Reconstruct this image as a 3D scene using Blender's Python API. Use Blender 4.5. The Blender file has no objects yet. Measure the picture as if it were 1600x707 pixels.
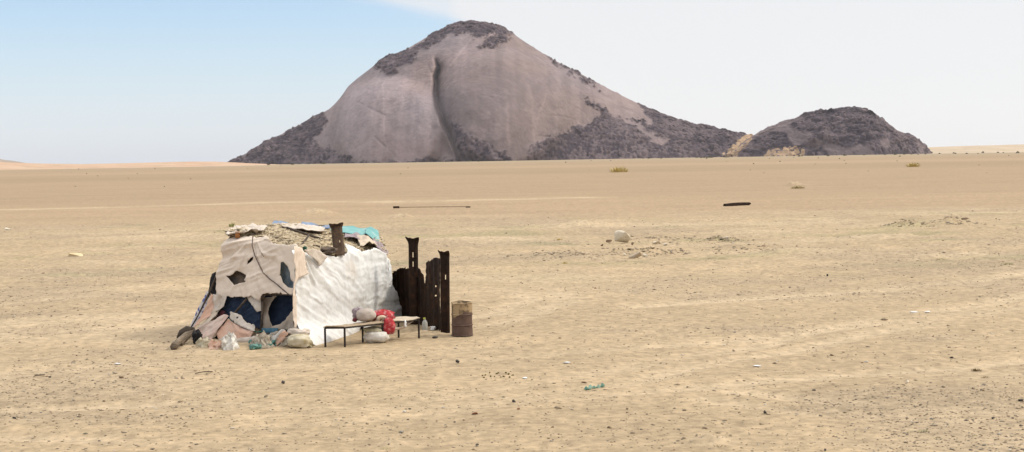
import bpy, bmesh, math, random
import numpy as np
from mathutils import Vector, Matrix

random.seed(7)
RNG = np.random.default_rng(11)
scene = bpy.context.scene
COL = scene.collection
PI = math.pi

# ------------------------------------------------------------------ camera
H_CAM = 4.86
F_PX = 1600 * 50.0 / 36.0
PITCH = math.atan(105.0 / F_PX)
ROLL = 0.0165
Fv = np.array([0, math.cos(PITCH), -math.sin(PITCH)])
R0 = np.array([1.0, 0, 0])
U0 = np.array([0, math.sin(PITCH), math.cos(PITCH)])
Rv = math.cos(ROLL) * R0 - math.sin(ROLL) * U0
Uv = math.sin(ROLL) * R0 + math.cos(ROLL) * U0
CAM = np.array([0, 0, H_CAM])

cam_data = bpy.data.cameras.new('camera')
cam_data.lens = 50
cam_data.sensor_width = 36
cam_data.sensor_fit = 'HORIZONTAL'
cam_data.clip_start = 0.1
cam_data.clip_end = 60000
cam = bpy.data.objects.new('camera', cam_data)
COL.objects.link(cam)
M = Matrix.Identity(4)
for i in range(3):
    M[i][0], M[i][1], M[i][2], M[i][3] = Rv[i], Uv[i], -Fv[i], CAM[i]
cam.matrix_world = M
scene.camera = cam


def ray(px, py):
    return Fv + Rv * ((px - 800.0) / F_PX) - Uv * ((py - 353.5) / F_PX)


def at(px, py, Y):
    """measured point of the place: photograph pixel and distance -> metres"""
    d = ray(px, py)
    return CAM + d * (Y / d[1])


def gnd(px, py, z=0.0):
    d = ray(px, py)
    return CAM + d * ((z - H_CAM) / d[2])


def to_px(P):
    Q = P - CAM
    w = Q @ Fv
    return 800 + F_PX * (Q @ Rv) / w, 353.5 - F_PX * (Q @ Uv) / w


# ------------------------------------------------------------------ noise
def _hash(ix, iy, iz, seed):
    h = (ix.astype(np.int64) * 374761393 + iy.astype(np.int64) * 668265263 + iz.astype(np.int64) * 2147483647 + seed * 974711) & 0xFFFFFFFF
    h = ((h ^ (h >> 13)) * 1274126177) & 0xFFFFFFFF
    h = ((h ^ (h >> 16)) * 2246822519) & 0xFFFFFFFF
    return ((h ^ (h >> 15)) & 0xFFFFFF) / float(0xFFFFFF)


def vn(x, y, z=0.0, seed=0):
    x, y, z = np.broadcast_arrays(np.asarray(x, float), np.asarray(y, float), np.asarray(z, float))
    fx, fy, fz = np.floor(x), np.floor(y), np.floor(z)
    ax, ay, az = x - fx, y - fy, z - fz
    ux, uy, uz = [t * t * t * (t * (t * 6 - 15) + 10) for t in (ax, ay, az)]
    r = 0
    for i in (0, 1):
        wx = ux if i else 1 - ux
        for j in (0, 1):
            wy = uy if j else 1 - uy
            for k in (0, 1):
                if k and not np.any(az):
                    continue
                wz = uz if k else 1 - uz
                r = r + wx * wy * wz * _hash(fx + i, fy + j, fz + k, seed)
    return r * 2 - 1


def fbm(x, y, z=0.0, octv=4, seed=0, gain=0.5):
    s, a, n = 0, 1.0, 0
    x = np.asarray(x, float); y = np.asarray(y, float); z = np.asarray(z, float)
    for o in range(octv):
        s = s + a * vn(x, y, z, seed + o * 17)
        n += a
        a *= gain
        x, y, z = x * 2.03 + 5.3, y * 2.03 + 1.7, z * 2.03
    return s / n * 1.6


def ridge(x, y, octv=3, seed=0):
    s, a, n = 0, 1.0, 0
    x = np.asarray(x, float); y = np.asarray(y, float)
    for o in range(octv):
        s = s + a * (1 - np.abs(vn(x, y, 0, seed + o * 13)) * 2)
        n += a
        a *= 0.5
        x, y = x * 2.1 + 3.1, y * 2.1 + 9.2
    return s / n


def worley(x, y, seed=0):
    """distance to nearest cell point, and that cell's random number"""
    x = np.asarray(x, float); y = np.asarray(y, float)
    fx, fy = np.floor(x), np.floor(y)
    best = np.full(x.shape, 9.0); second = np.full(x.shape, 9.0); bid = np.zeros(x.shape)
    zz = np.zeros_like(fx)
    for i in (-1, 0, 1):
        for j in (-1, 0, 1):
            cx, cy = fx + i, fy + j
            px = cx + _hash(cx, cy, zz, seed); py = cy + _hash(cx, cy, zz, seed + 1)
            d = np.hypot(px - x, py - y)
            rid = _hash(cx, cy, zz, seed + 2)
            closer = d < best
            second = np.where(closer, best, np.minimum(second, d))
            bid = np.where(closer, rid, bid)
            best = np.where(closer, d, best)
    return best, second, bid


def sstep(a, b, x):
    t = np.clip((x - a) / (b - a), 0, 1)
    return t * t * (3 - 2 * t)


def in_poly(px, py, poly):
    poly = np.asarray(poly, float)
    inside = np.zeros(np.shape(px), bool)
    n = len(poly)
    for i in range(n):
        x1, y1 = poly[i]; x2, y2 = poly[(i + 1) % n]
        c = ((y1 > py) != (y2 > py))
        with np.errstate(divide='ignore', invalid='ignore'):
            t = (x2 - x1) * (py - y1) / (y2 - y1 + 1e-12) + x1
        inside ^= c & (px < t)
    return inside


def seg_dist(px, py, pts, closed=False):
    """distance to a polyline, and the nearest point on it"""
    pts = np.asarray(pts, float)
    best = np.full(np.shape(px), 1e9); bx = np.zeros(np.shape(px)); by = np.zeros(np.shape(px))
    n = len(pts)
    for i in range(n if closed else n - 1):
        a = pts[i]; b = pts[(i + 1) % n]
        d = b - a
        L = d @ d + 1e-12
        t = np.clip(((px - a[0]) * d[0] + (py - a[1]) * d[1]) / L, 0, 1)
        qx, qy = a[0] + t * d[0], a[1] + t * d[1]
        dd = np.hypot(px - qx, py - qy)
        m = dd < best
        best = np.where(m, dd, best); bx = np.where(m, qx, bx); by = np.where(m, qy, by)
    return best, bx, by


# ------------------------------------------------------------------ objects
def tag(o, label=None, cat=None, group=None, kind=None):
    if label: o['label'] = label
    if cat: o['category'] = cat
    if group: o['group'] = group
    if kind: o['kind'] = kind
    return o


def thing(name, label, cat, loc, group=None):
    o = bpy.data.objects.new(name, None)
    o.empty_display_size = 0.2
    COL.objects.link(o)
    o.location = [float(c) for c in loc]
    return tag(o, label, cat, group)


def obj(name, V, Fc, mat, parent=None, smooth=True, origin=None, solid=0.0, colors=None, label=None):
    """one mesh object from points in world metres"""
    V = np.asarray(V, float)
    if parent is not None:
        org = np.array(parent.matrix_basis.translation)
        p = parent.parent
        while p is not None:
            org = org + np.array(p.matrix_basis.translation); p = p.parent
    elif origin is not None:
        org = np.asarray(origin, float)
    else:
        org = np.zeros(3)
    me = bpy.data.meshes.new(name)
    Vl = V - org
    if isinstance(Fc, np.ndarray):
        nf, k = Fc.shape
        me.vertices.add(len(Vl)); me.vertices.foreach_set('co', Vl.astype(np.float32).ravel())
        me.loops.add(nf * k); me.loops.foreach_set('vertex_index', Fc.astype(np.int32).ravel())
        me.polygons.add(nf)
        me.polygons.foreach_set('loop_start', np.arange(0, nf * k, k, dtype=np.int32))
        me.update(calc_edges=True); me.validate()
    else:
        me.from_pydata([tuple(v) for v in Vl], [], Fc)
        me.update()
    if smooth:
        me.polygons.foreach_set('use_smooth', np.ones(len(me.polygons), bool))
    if colors is not None:
        at_ = me.color_attributes.new('tint', 'FLOAT_COLOR', 'POINT')
        c = np.ones((len(Vl), 4), np.float32); c[:, :colors.shape[1]] = colors
        at_.data.foreach_set('color', c.ravel())
    me.materials.append(mat)
    o = bpy.data.objects.new(name, me)
    COL.objects.link(o)
    if parent is not None:
        o.parent = parent
    else:
        o.location = [float(c) for c in org]
    if solid:
        s = o.modifiers.new('thickness', 'SOLIDIFY'); s.thickness = solid; s.offset = 0
    if label: o['label'] = label
    return o


def grid_faces(nu, nv, wrap_u=False):
    i = np.arange(nu if wrap_u else nu - 1)
    j = np.arange(nv - 1)
    I, J = np.meshgrid(i, j, indexing='ij')
    I2 = (I + 1) % nu
    return np.stack([I * nv + J, I2 * nv + J, I2 * nv + J + 1, I * nv + J + 1], -1).reshape(-1, 4)


class Mb:
    """collects shapes for ONE mesh"""
    def __init__(s): s.v = []; s.f = []
    def add(s, V, Fc):
        b = len(s.v); s.v.extend([tuple(map(float, p)) for p in V]); s.f.extend([tuple(int(i) + b for i in f) for f in Fc]); return s
    def box(s, c, ex, ey, ez):
        c, ex, ey, ez = map(lambda a: np.asarray(a, float), (c, ex, ey, ez))
        V = [c + a * ex + b * ey + d * ez for a in (-1, 1) for b in (-1, 1) for d in (-1, 1)]
        return s.add(V, [(0, 1, 3, 2), (4, 6, 7, 5), (0, 4, 5, 1), (2, 3, 7, 6), (0, 2, 6, 4), (1, 5, 7, 3)])
    def bar(s, p, q, w, h=None, up=(0, 0, 1)):
        p, q = np.asarray(p, float), np.asarray(q, float)
        d = (q - p); L = np.linalg.norm(d); d = d / L
        up = np.asarray(up, float)
        if abs(d @ up) > 0.95: up = np.array([0.3, 1.0, 0]); 
        x = np.cross(d, up); x /= np.linalg.norm(x); y = np.cross(x, d)
        return s.box((p + q) / 2, x * w / 2, d * L / 2, y * (h or w) / 2)
    def tube(s, pts, r, n=8, wob=0.0):
        pts = np.asarray(pts, float)
        r = np.broadcast_to(np.asarray(r, float), (len(pts),))
        V = []
        for i, p in enumerate(pts):
            d = pts[min(i + 1, len(pts) - 1)] - pts[max(i - 1, 0)]; d /= np.linalg.norm(d) + 1e-9
            a = np.cross(d, [0.13, 0.2, 1.0]); a /= np.linalg.norm(a) + 1e-9; b = np.cross(d, a)
            for k in range(n):
                t = 2 * PI * k / n
                rr = r[i] * (1 + wob * random.uniform(-1, 1))
                V.append(p + rr * (math.cos(t) * a + math.sin(t) * b))
        Fc = [(i * n + k, i * n + (k + 1) % n, (i + 1) * n + (k + 1) % n, (i + 1) * n + k) for i in range(len(pts) - 1) for k in range(n)]
        Fc += [tuple(range(n))[::-1], tuple((len(pts) - 1) * n + k for k in range(n))]
        return s.add(V, Fc)
    def build(s, name, mat, parent=None, smooth=False, **kw):
        return obj(name, s.v, s.f, mat, parent, smooth, **kw)


# ------------------------------------------------------------------ materials
def srgb(r, g, b):
    return tuple(((c / 255) / 12.92 if c / 255 <= 0.04045 else ((c / 255 + 0.055) / 1.055) ** 2.4) for c in (r, g, b))


def node(nt, typ, **kw):
    n = nt.nodes.new(typ)
    for k, v in kw.items(): setattr(n, k, v)
    return n


def pm(name, c1, c2=None, rough=0.9, scale=6.0, detail=6.0, lo=0.35, hi=0.65, bump=0.0, bscale=None, c3=None, s3=2.0, lo3=0.55, hi3=0.62,
       attr=False, stretch=None, metal=0.0, spec=0.25, trans=0.0):
    """noise-mixed procedural material; c3 lays a third colour in patches"""
    m = bpy.data.materials.new(name); m.use_nodes = True
    nt = m.node_tree; P = nt.nodes['Principled BSDF']
    P.inputs['Roughness'].default_value = rough
    P.inputs['Metallic'].default_value = metal
    P.inputs['Specular IOR Level'].default_value = spec
    L = nt.links.new
    tc = node(nt, 'ShaderNodeTexCoord'); vec = tc.outputs['Object']
    if stretch:
        mp = node(nt, 'ShaderNodeMapping'); mp.inputs['Scale'].default_value = stretch
        L(vec, mp.inputs['Vector']); vec = mp.outputs['Vector']
    nz = node(nt, 'ShaderNodeTexNoise'); nz.inputs['Scale'].default_value = scale; nz.inputs['Detail'].default_value = detail
    L(vec, nz.inputs['Vector'])
    mr = node(nt, 'ShaderNodeMapRange'); mr.inputs['From Min'].default_value = lo; mr.inputs['From Max'].default_value = hi
    L(nz.outputs['Fac'], mr.inputs['Value'])
    mx = node(nt, 'ShaderNodeMix', data_type='RGBA')
    mx.inputs[6].default_value = (*c1, 1); mx.inputs[7].default_value = (*(c2 or c1), 1)
    L(mr.outputs['Result'], mx.inputs[0])
    out = mx.outputs[2]
    if c3:
        n3 = node(nt, 'ShaderNodeTexNoise'); n3.inputs['Scale'].default_value = s3; n3.inputs['Detail'].default_value = 5
        L(tc.outputs['Object'], n3.inputs['Vector'])
        m3 = node(nt, 'ShaderNodeMapRange'); m3.inputs['From Min'].default_value = lo3; m3.inputs['From Max'].default_value = hi3
        L(n3.outputs['Fac'], m3.inputs['Value'])
        x3 = node(nt, 'ShaderNodeMix', data_type='RGBA'); x3.inputs[7].default_value = (*c3, 1)
        L(out, x3.inputs[6]); L(m3.outputs['Result'], x3.inputs[0]); out = x3.outputs[2]
    if attr:
        a = node(nt, 'ShaderNodeAttribute', attribute_name='tint')
        xm = node(nt, 'ShaderNodeMix', data_type='RGBA', blend_type='MULTIPLY'); xm.inputs[0].default_value = 1
        L(a.outputs['Color'], xm.inputs[6]); L(out, xm.inputs[7]); out = xm.outputs[2]
    L(out, P.inputs['Base Color'])
    if trans: P.inputs['Transmission Weight'].default_value = trans
    if bump:
        bn = node(nt, 'ShaderNodeTexNoise'); bn.inputs['Scale'].default_value = bscale or scale * 3; bn.inputs['Detail'].default_value = 5
        L(vec, bn.inputs['Vector'])
        b = node(nt, 'ShaderNodeBump'); b.inputs['Distance'].default_value = bump
        L(bn.outputs['Fac'], b.inputs['Height']); L(b.outputs['Normal'], P.inputs['Normal'])
    return m


WHITE = pm('white_woven_plastic', (.64, .625, .585), (.71, .70, .665), rough=.6, scale=2.2, bump=.006, bscale=24, c3=(.60, .53, .44), s3=1.1, lo3=.56, hi3=.74)
CREAM = pm('sun_bleached_cream_cloth', (.61, .505, .40), (.68, .57, .46), scale=1.6, bump=.006, bscale=22, c3=(.48, .365, .255), s3=1.3, lo3=.58, hi3=.75)
TANCREAM = pm('tan_cloth', (.46, .365, .27), (.54, .45, .345), scale=3, bump=.006, bscale=20)
PALE = pm('pale_dusty_cloth', (.46, .39, .31), (.57, .49, .41), scale=4, bump=.006, bscale=20)
PEACH = pm('faded_peach_cloth', (.55, .33, .225), (.58, .39, .29), scale=3, bump=.005, bscale=25)
PINK = pm('faded_pink_cloth', (.55, .385, .305), (.58, .46, .375), scale=5, bump=.005, bscale=25)
NAVY = pm('navy_blanket', (.009, .017, .036), (.022, .034, .06), scale=4, bump=.01, bscale=12)
BLUEGREY = pm('blue_grey_cloth', (.06, .085, .10), (.16, .19, .20), scale=5, bump=.006)
BROWNGREY = pm('brown_lining_cloth', (.14, .10, .07), (.07, .055, .045), scale=5, bump=.006)
BEIGE = pm('dusty_beige_cloth', (.46, .37, .28), (.34, .27, .205), scale=4, bump=.01)
FLORAL = pm('floral_cotton', (.50, .46, .44), (.55, .50, .46), scale=7, c3=(.10, .11, .25), s3=9, lo3=.52, hi3=.56)
TURQ = pm('turquoise_tarp', (.10, .29, .275), (.16, .36, .335), rough=.5, scale=3, bump=.006, c3=(.40, .42, .36), s3=3, lo3=.6, hi3=.7)
BLUE = pm('faded_blue_tarp', (.10, .15, .25), (.19, .25, .34), rough=.55, scale=4, bump=.006)
STRAW = pm('roof_straw', (.36, .28, .165), (.52, .42, .27), scale=9, lo=.3, hi=.7, bump=.03, bscale=18, c3=(.17, .12, .07), s3=6, lo3=.58, hi3=.66)
STRAWBIT = pm('straw_stems', (.36, .28, .17), (.56, .46, .32), scale=14, c3=(.13, .095, .06), s3=5, lo3=.57, hi3=.63)
RUST = pm('dark_rusty_steel', (.014, .0075, .0048), (.028, .014, .008), rough=.8, scale=5, bump=.006, bscale=30, c3=(.06, .028, .013), s3=3.5, lo3=.53, hi3=.74, spec=.15)
RUSTB = pm('brown_rusty_steel', (.06, .036, .022), (.115, .075, .045), rough=.85, scale=5, bump=.008, bscale=30, c3=(.03, .019, .012), s3=4, lo3=.5, hi3=.65)
DARKST = pm('dark_bench_steel', (.018, .014, .011), (.035, .026, .02), rough=.7, scale=8)
WOOD = pm('weathered_wood', (.22, .17, .12), (.10, .075, .05), scale=5, stretch=(1, 1, 6), bump=.01, bscale=22)
DARKWOOD = pm('dark_weathered_wood', (.055, .04, .028), (.10, .075, .055), scale=6, bump=.01)
MAT = pm('woven_straw_mat', (.37, .285, .19), (.29, .215, .14), scale=12, bump=.006)
SACK = pm('yellowed_plastic_sack', (.44, .37, .235), (.55, .49, .37), rough=.6, scale=6, bump=.015, bscale=9, c3=(.34, .27, .13), s3=4, lo3=.55, hi3=.7)
SACKW = pm('dusty_white_sack', (.55, .50, .42), (.66, .62, .55), rough=.65, scale=4, bump=.012, bscale=10)
SACKG = pm('khaki_sack', (.33, .29, .19), (.43, .38, .26), scale=5, bump=.01)
BUNDLE = pm('grey_beige_cloth', (.37, .31, .26), (.44, .375, .315), scale=4, bump=.008)
MAUVE = pm('mauve_grey_cloth', (.20, .15, .16), (.34, .28, .28), scale=7, bump=.01)
RED = pm('red_patterned_blanket', (.30, .022, .028), (.42, .045, .05), scale=6, bump=.02, bscale=9, c3=(.47, .21, .20), s3=10, lo3=.50, hi3=.68)
LINING = pm('cream_blanket_lining', (.55, .45, .34), (.45, .34, .24), scale=6, bump=.008)
NET = pm('green_netting', (.06, .19, .16), (.16, .28, .23), scale=12, bump=.01, c3=(.03, .07, .06), s3=8)
GREYRAG = pm('grey_rag', (.28, .235, .17), (.44, .38, .29), scale=7, bump=.01)
BLACK = pm('black_cloth_and_shade', (.012, .011, .011), (.03, .027, .025), scale=6)
TEAL = pm('teal_blanket', (.03, .085, .12), (.06, .13, .17), scale=6)
BOTTLE = pm('cloudy_plastic', (.50, .50, .45), (.60, .60, .55), rough=.3, scale=4, trans=.45)
CAP = pm('yellow_green_plastic', (.42, .44, .06), (.50, .50, .08), rough=.4)
ROPE = pm('dark_rope', (.09, .065, .055), (.17, .13, .11), scale=20)
GROPE = pm('green_rope', (.03, .12, .10), (.06, .17, .14), scale=20)
STONE_T = pm('tan_stone', (.36, .28, .19), (.46, .37, .26), scale=5, bump=.02, bscale=9)
STONE_W = pm('pale_boulder', (.55, .475, .355), (.64, .56, .44), scale=3, bump=.03, bscale=7, c3=(.22, .18, .12), s3=2.5, lo3=.58, hi3=.68)
STONE_D = pm('dark_stone', (.05, .043, .036), (.09, .078, .064), scale=9, bump=.008)
STONE_B = pm('brown_stone', (.15, .10, .062), (.24, .165, .10), scale=9, bump=.008)
STONE_R = pm('reddish_stone', (.28, .12, .06), (.20, .10, .06), scale=9, bump=.008)
GRASSY = pm('dry_yellow_grass', (.42, .31, .09), (.56, .44, .17), scale=3)
GRASSP = pm('pale_straw_grass', (.36, .28, .14), (.46, .38, .2), scale=3)
GRASSG = pm('green_desert_plant', (.22, .23, .075), (.32, .32, .13), scale=3)
SHRUB = pm('dark_desert_shrub', (.075, .075, .04), (.12, .115, .065), scale=2)
SAND = pm('loose_sand', (.56, .425, .275), (.60, .465, .31), scale=3, bump=.02, bscale=8)
TURQSTRIP = pm('turquoise_plastic_strip', (.10, .24, .18), (.26, .36, .27), rough=.5, scale=8)
WPLASTIC = pm('white_plastic_scrap', (.68, .66, .62), (.76, .75, .72), rough=.5, scale=6)
DUNG = pm('dry_dung', (.11, .09, .03), (.19, .15, .05), scale=15)
DRUM = None

# ------------------------------------------------------------------ ground
HUT = np.array([-5.6, 40.5])


def pxg(pts): return [tuple(gnd(x, y)[:2]) for x, y in pts]


TRACKS = [pxg([(380, 650), (620, 634), (900, 588), (1300, 512), (1660, 452)]), pxg([(380, 668), (640, 652), (930, 602), (1340, 524), (1660, 466)]),
          pxg([(-60, 480), (80, 468), (300, 452), (330, 448)]), pxg([(1000, 480), (1200, 466), (1400, 450), (1660, 425)]), pxg([(-60, 682), (250, 690), (500, 704)]),
          pxg([(-60, 507), (100, 502), (310, 489), (520, 470)]), pxg([(-60, 523), (100, 518), (310, 503)]),
          pxg([(-60, 592), (200, 570), (420, 574), (800, 560), (1250, 520), (1660, 470)]),
          pxg([(-60, 640), (300, 627), (620, 640), (900, 618), (1100, 600), (1660, 560)]),
          pxg([(1100, 622), (1250, 638), (1400, 648), (1660, 664)]), pxg([(1150, 608), (1300, 622), (1450, 634), (1660, 648)]),
          pxg([(690, 500), (770, 492), (830, 470), (780, 452), (700, 450)]), pxg([(740, 512), (810, 500), (880, 474), (840, 440), (760, 436)]),
          pxg([(0, 328), (200, 324), (400, 317), (620, 315), (900, 309)])]
MOUNDS = []   # x, y, half width, half depth, height, pale?
for px, py, w, h, pale in [(1420, 352, 26, 8, 0), (1485, 351, 30, 7, 0), (492, 333, 30, 6, 1), (625, 340, 26, 5, 1), (1128, 371, 20, 6, 0),
                           (1010, 392, 34, 5, 0), (1040, 372, 60, 3, 0), (880, 398, 50, 3, 0), (1180, 388, 60, 3, 0), (1243, 289, 17, 4.5, 1), (968, 267, 15, 5, 0), (1428, 260, 11, 4, 0), (640, 516, 26, 6, 1), (668, 522, 26, 5, 1),
                           (355, 372, 40, 4, 1), (1115, 690, 40, 9, 1), (615, 695, 26, 6, 1), (360, 540, 90, 5, 1), (1230, 395, 60, 5, 1), (1500, 398, 70, 5, 1),
                           (1180, 362, 90, 5, 1), (1370, 372, 80, 5, 1), (900, 352, 80, 5, 1), (760, 372, 80, 4, 1)]:
    c = gnd(px, py); s = c[1] / F_PX
    MOUNDS.append((c[0], c[1], w * s, max(w * s * .9, .3), h * s * 1.0, pale))


def track_w(x, y):
    w = np.zeros(np.shape(x))
    for t in TRACKS:
        d, _, _ = seg_dist(x + .25 * vn(x / 3, y / 3, 0, 71), y + .25 * vn(x / 3, y / 3, 0, 72), t)
        w = np.maximum(w, 1 - sstep(.08, .36 + .004 * y + .00018 * y * y, d))
    return w * (.35 + .65 * sstep(-.5, .3, fbm(x / 5, y / 5, 0, 3, 73)))


def gz(x, y):
    x = np.asarray(x, float); y = np.asarray(y, float)
    r = np.hypot(x, y)
    hut = sstep(4.5, 10, np.hypot(x - HUT[0], y - HUT[1]))
    rough = .35 + .9 * sstep(48, 75, r) * (1 - .95 * sstep(105, 150, r))
    rough = rough * (.2 + .8 * hut)
    z = rough * (.10 * fbm(x / 7, y / 7, 0, 4, 3) + .05 * np.clip(fbm(x / 1.6, y / 1.6, 0, 3, 5), -.2, 2) + .034 * fbm(x / .5, y / .5, 0, 3, 6))
    z = z + .10 * fbm(x / 45, y / 45, 0, 2, 9) * sstep(20, 60, r) * hut * (1 - sstep(900, 2000, r))
    z = z * (1 - sstep(1500, 2600, r))
    for mx, my, w, d, h, p in MOUNDS:
        q = ((x - mx) / w) ** 2 + ((y - my) / d) ** 2
        near = q < 6
        if np.any(near):
            lump = 1 + .6 * fbm(x / (w * .45), y / (w * .45), 0, 3, 15)
            z = z + np.where(near, h * (1.6 if my > 100 else 1.0 if p else 1.3) * np.exp(-q * 1.3) * lump, 0)
    z = z - .055 * track_w(x, y) * (1 - sstep(70, 160, r))
    return z


def g3(px, py):
    p = gnd(px, py)
    for _ in range(3):
        p = gnd(px, py, float(gz(p[0], p[1])))
    p[2] = float(gz(p[0], p[1]))
    return p


def ground_masks(x, y):
    """gravel (grey), pale sand, plain (smooth pinkish far sand)"""
    r = np.hypot(x, y)
    g = fbm(x / 9, y / 5.5, 0, 4, 31) + .35 * fbm(x / 2.2, y / 1.6, 0, 3, 32)
    u = x / np.maximum(y, 1)
    gr = sstep(.08, .75, g + .25 * sstep(55, 75, r) * (1 - sstep(105, 140, r)) + .25 * sstep(-.1, .35, u) * sstep(60, 22, r) - .05)
    pal = sstep(.1, .8, fbm(x / 12, y / 4.5, 0, 4, 41))
    edge = 118 - 75 * u * 0 + 14 * fbm(x / 30, y / 30, 0, 3, 44)
    plain = sstep(edge - 12, edge + 16, r)
    return gr, pal, plain


def build_ground():
    th_c = np.concatenate([np.radians(np.linspace(-180, -27, 40))[:-1], np.radians(np.linspace(-27, 27, 780)), np.radians(np.linspace(27, 180, 40))[1:]])
    inv = np.linspace(1 / 19.0, 1 / 700.0, 620)
    rr = np.concatenate([[.5, 4, 8, 12, 15, 17, 18], 1 / inv, np.geomspace(760, 15000, 30)])
    T, Rr = np.meshgrid(th_c, rr, indexing='ij')
    jit = 1 + .0006 * RNG.standard_normal(T.shape)
    X, Y = Rr * np.sin(T) * jit, Rr * np.cos(T) * jit
    Z = gz(X.ravel(), Y.ravel()).reshape(X.shape)
    V = np.stack([X, Y, Z], -1).reshape(-1, 3)
    gr, pal, plain = ground_masks(V[:, 0], V[:, 1])
    x, y = V[:, 0], V[:, 1]
    tw = track_w(x, y)
    base = np.array([.362, .271, .166]); gcol = np.array([.305, .236, .156]); pcol = np.array([.43, .330, .212]); plc = np.array([.308, .222, .136])
    c = base[None] * (1 + .05 * fbm(x / 3, y / 3, 0, 4, 51))[:, None]
    c = c + (gcol - c) * (gr * .5)[:, None]
    c = c + (pcol - c) * (pal * (1 - gr) * .6)[:, None]
    green = sstep(.35, .9, fbm(x / 6, y / 3, 0, 3, 55)) * sstep(50, 75, np.hypot(x, y)) * (1 - plain)
    c = c * (1 - green[:, None] * np.array([.16, .09, .16]))
    c = c + (plc - c) * plain[:, None]
    band = fbm(x / 900, y / 130, 0, 3, 57)
    c = c * (1 + plain * .09 * band)[:, None]
    far = sstep(1000, 3200, y)
    c = c + (np.array([.30, .240, .152]) - c) * (far * .75)[:, None]
    c = c + (pcol * 1.06 - c) * (tw * .75)[:, None]
    al, ac = x * .94 + y * .34, -x * .34 + y * .94
    c = c * (1 + (1 - plain) * (.03 * fbm(al / 6, ac / .8, 0, 3, 61) + .045 * fbm(al / 14, ac / 3, 0, 3, 62)))[:, None]
    for mx, my, w, d, h, p in MOUNDS:
        if p:
            q = ((x - mx) / w) ** 2 + ((y - my) / d) ** 2
            k = np.exp(-q * 1.1) * .75
            c = c + (pcol * 1.03 - c) * k[:, None]
    # extra marker for gravel in alpha-free second layer: darker speckle handled by nodes
    nu, nv = X.shape
    m = bpy.data.materials.new('desert_sand'); m.use_nodes = True
    nt = m.node_tree; P = nt.nodes['Principled BSDF']; L = nt.links.new
    P.inputs['Roughness'].default_value = .95; P.inputs['Specular IOR Level'].default_value = .1
    a = node(nt, 'ShaderNodeAttribute', attribute_name='tint')
    tc = node(nt, 'ShaderNodeTexCoord')
    def nz(scale, detail, lo, hi, a_, b_, st=(1, 1, 1)):
        mp = node(nt, 'ShaderNodeMapping'); mp.inputs['Scale'].default_value = st
        L(tc.outputs['Object'], mp.inputs['Vector'])
        n = node(nt, 'ShaderNodeTexNoise'); n.inputs['Scale'].default_value = scale; n.inputs['Detail'].default_value = detail
        L(mp.outputs['Vector'], n.inputs['Vector'])
        r = node(nt, 'ShaderNodeMapRange'); r.inputs['From Min'].default_value = lo; r.inputs['From Max'].default_value = hi
        r.inputs['To Min'].default_value = a_; r.inputs['To Max'].default_value = b_
        L(n.outputs['Fac'], r.inputs['Value'])
        return n.outputs['Fac'], r.outputs['Result']
    _, f1 = nz(5.0, 9, .3, .7, .78, 1.2)
    _, f2 = nz(.9, 8, .3, .7, .92, 1.08)
    _, f3 = nz(.05, 5, .3, .7, .94, 1.06, (1, 2.5, 1))
    _, f4 = nz(2.6, 7, .42, .72, 1.05, .84, (1, .8, 1))
    mul = None
    for f in (f1, f2, f3, f4):
        if mul is None: mul = f
        else:
            mm = node(nt, 'ShaderNodeMath', operation='MULTIPLY'); L(mul, mm.inputs[0]); L(f, mm.inputs[1]); mul = mm.outputs[0]
    vm = node(nt, 'ShaderNodeVectorMath', operation='SCALE'); L(a.outputs['Color'], vm.inputs[0]); L(mul, vm.inputs['Scale'])
    L(vm.outputs[0], P.inputs['Base Color'])
    h1, _ = nz(9, 8, 0, 1, 0, 1)
    h2, _ = nz(1.4, 6, 0, 1, 0, 1)
    ad = node(nt, 'ShaderNodeMath', operation='MULTIPLY_ADD'); L(h1, ad.inputs[0]); ad.inputs[1].default_value = .35; L(h2, ad.inputs[2])
    b = node(nt, 'ShaderNodeBump'); b.inputs['Distance'].default_value = .09; b.inputs['Strength'].default_value = .8
    L(ad.outputs[0], b.inputs['Height']); L(b.outputs['Normal'], P.inputs['Normal'])
    o = obj('ground', V, grid_faces(nu, nv, True), m, colors=c)
    tag(o, 'wide flat plain of pale tan desert sand and gravel', 'ground', kind='structure')


build_ground()

# ------------------------------------------------------------------ mountains
def rock_material(name, bdist):
    m = bpy.data.materials.new(name); m.use_nodes = True
    nt = m.node_tree; P = nt.nodes['Principled BSDF']; L = nt.links.new
    P.inputs['Roughness'].default_value = .9; P.inputs['Specular IOR Level'].default_value = .15
    a = node(nt, 'ShaderNodeAttribute', attribute_name='tint')
    tc = node(nt, 'ShaderNodeTexCoord')
    n1 = node(nt, 'ShaderNodeTexNoise'); n1.inputs['Scale'].default_value = .035; n1.inputs['Detail'].default_value = 9; n1.inputs['Roughness'].default_value = .65
    L(tc.outputs['Object'], n1.inputs['Vector'])
    r = node(nt, 'ShaderNodeMapRange'); r.inputs['From Min'].default_value = .3; r.inputs['From Max'].default_value = .7
    r.inputs['To Min'].default_value = .84; r.inputs['To Max'].default_value = 1.15
    L(n1.outputs['Fac'], r.inputs['Value'])
    vm = node(nt, 'ShaderNodeVectorMath', operation='SCALE'); L(a.outputs['Color'], vm.inputs[0]); L(r.outputs['Result'], vm.inputs['Scale'])
    L(vm.outputs[0], P.inputs['Base Color'])
    n2 = node(nt, 'ShaderNodeTexNoise'); n2.inputs['Scale'].default_value = .09; n2.inputs['Detail'].default_value = 7
    L(tc.outputs['Object'], n2.inputs['Vector'])
    b = node(nt, 'ShaderNodeBump'); b.inputs['Distance'].default_value = bdist; L(n2.outputs['Fac'], b.inputs['Height'])
    L(b.outputs['Normal'], P.inputs['Normal'])
    return m


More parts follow.
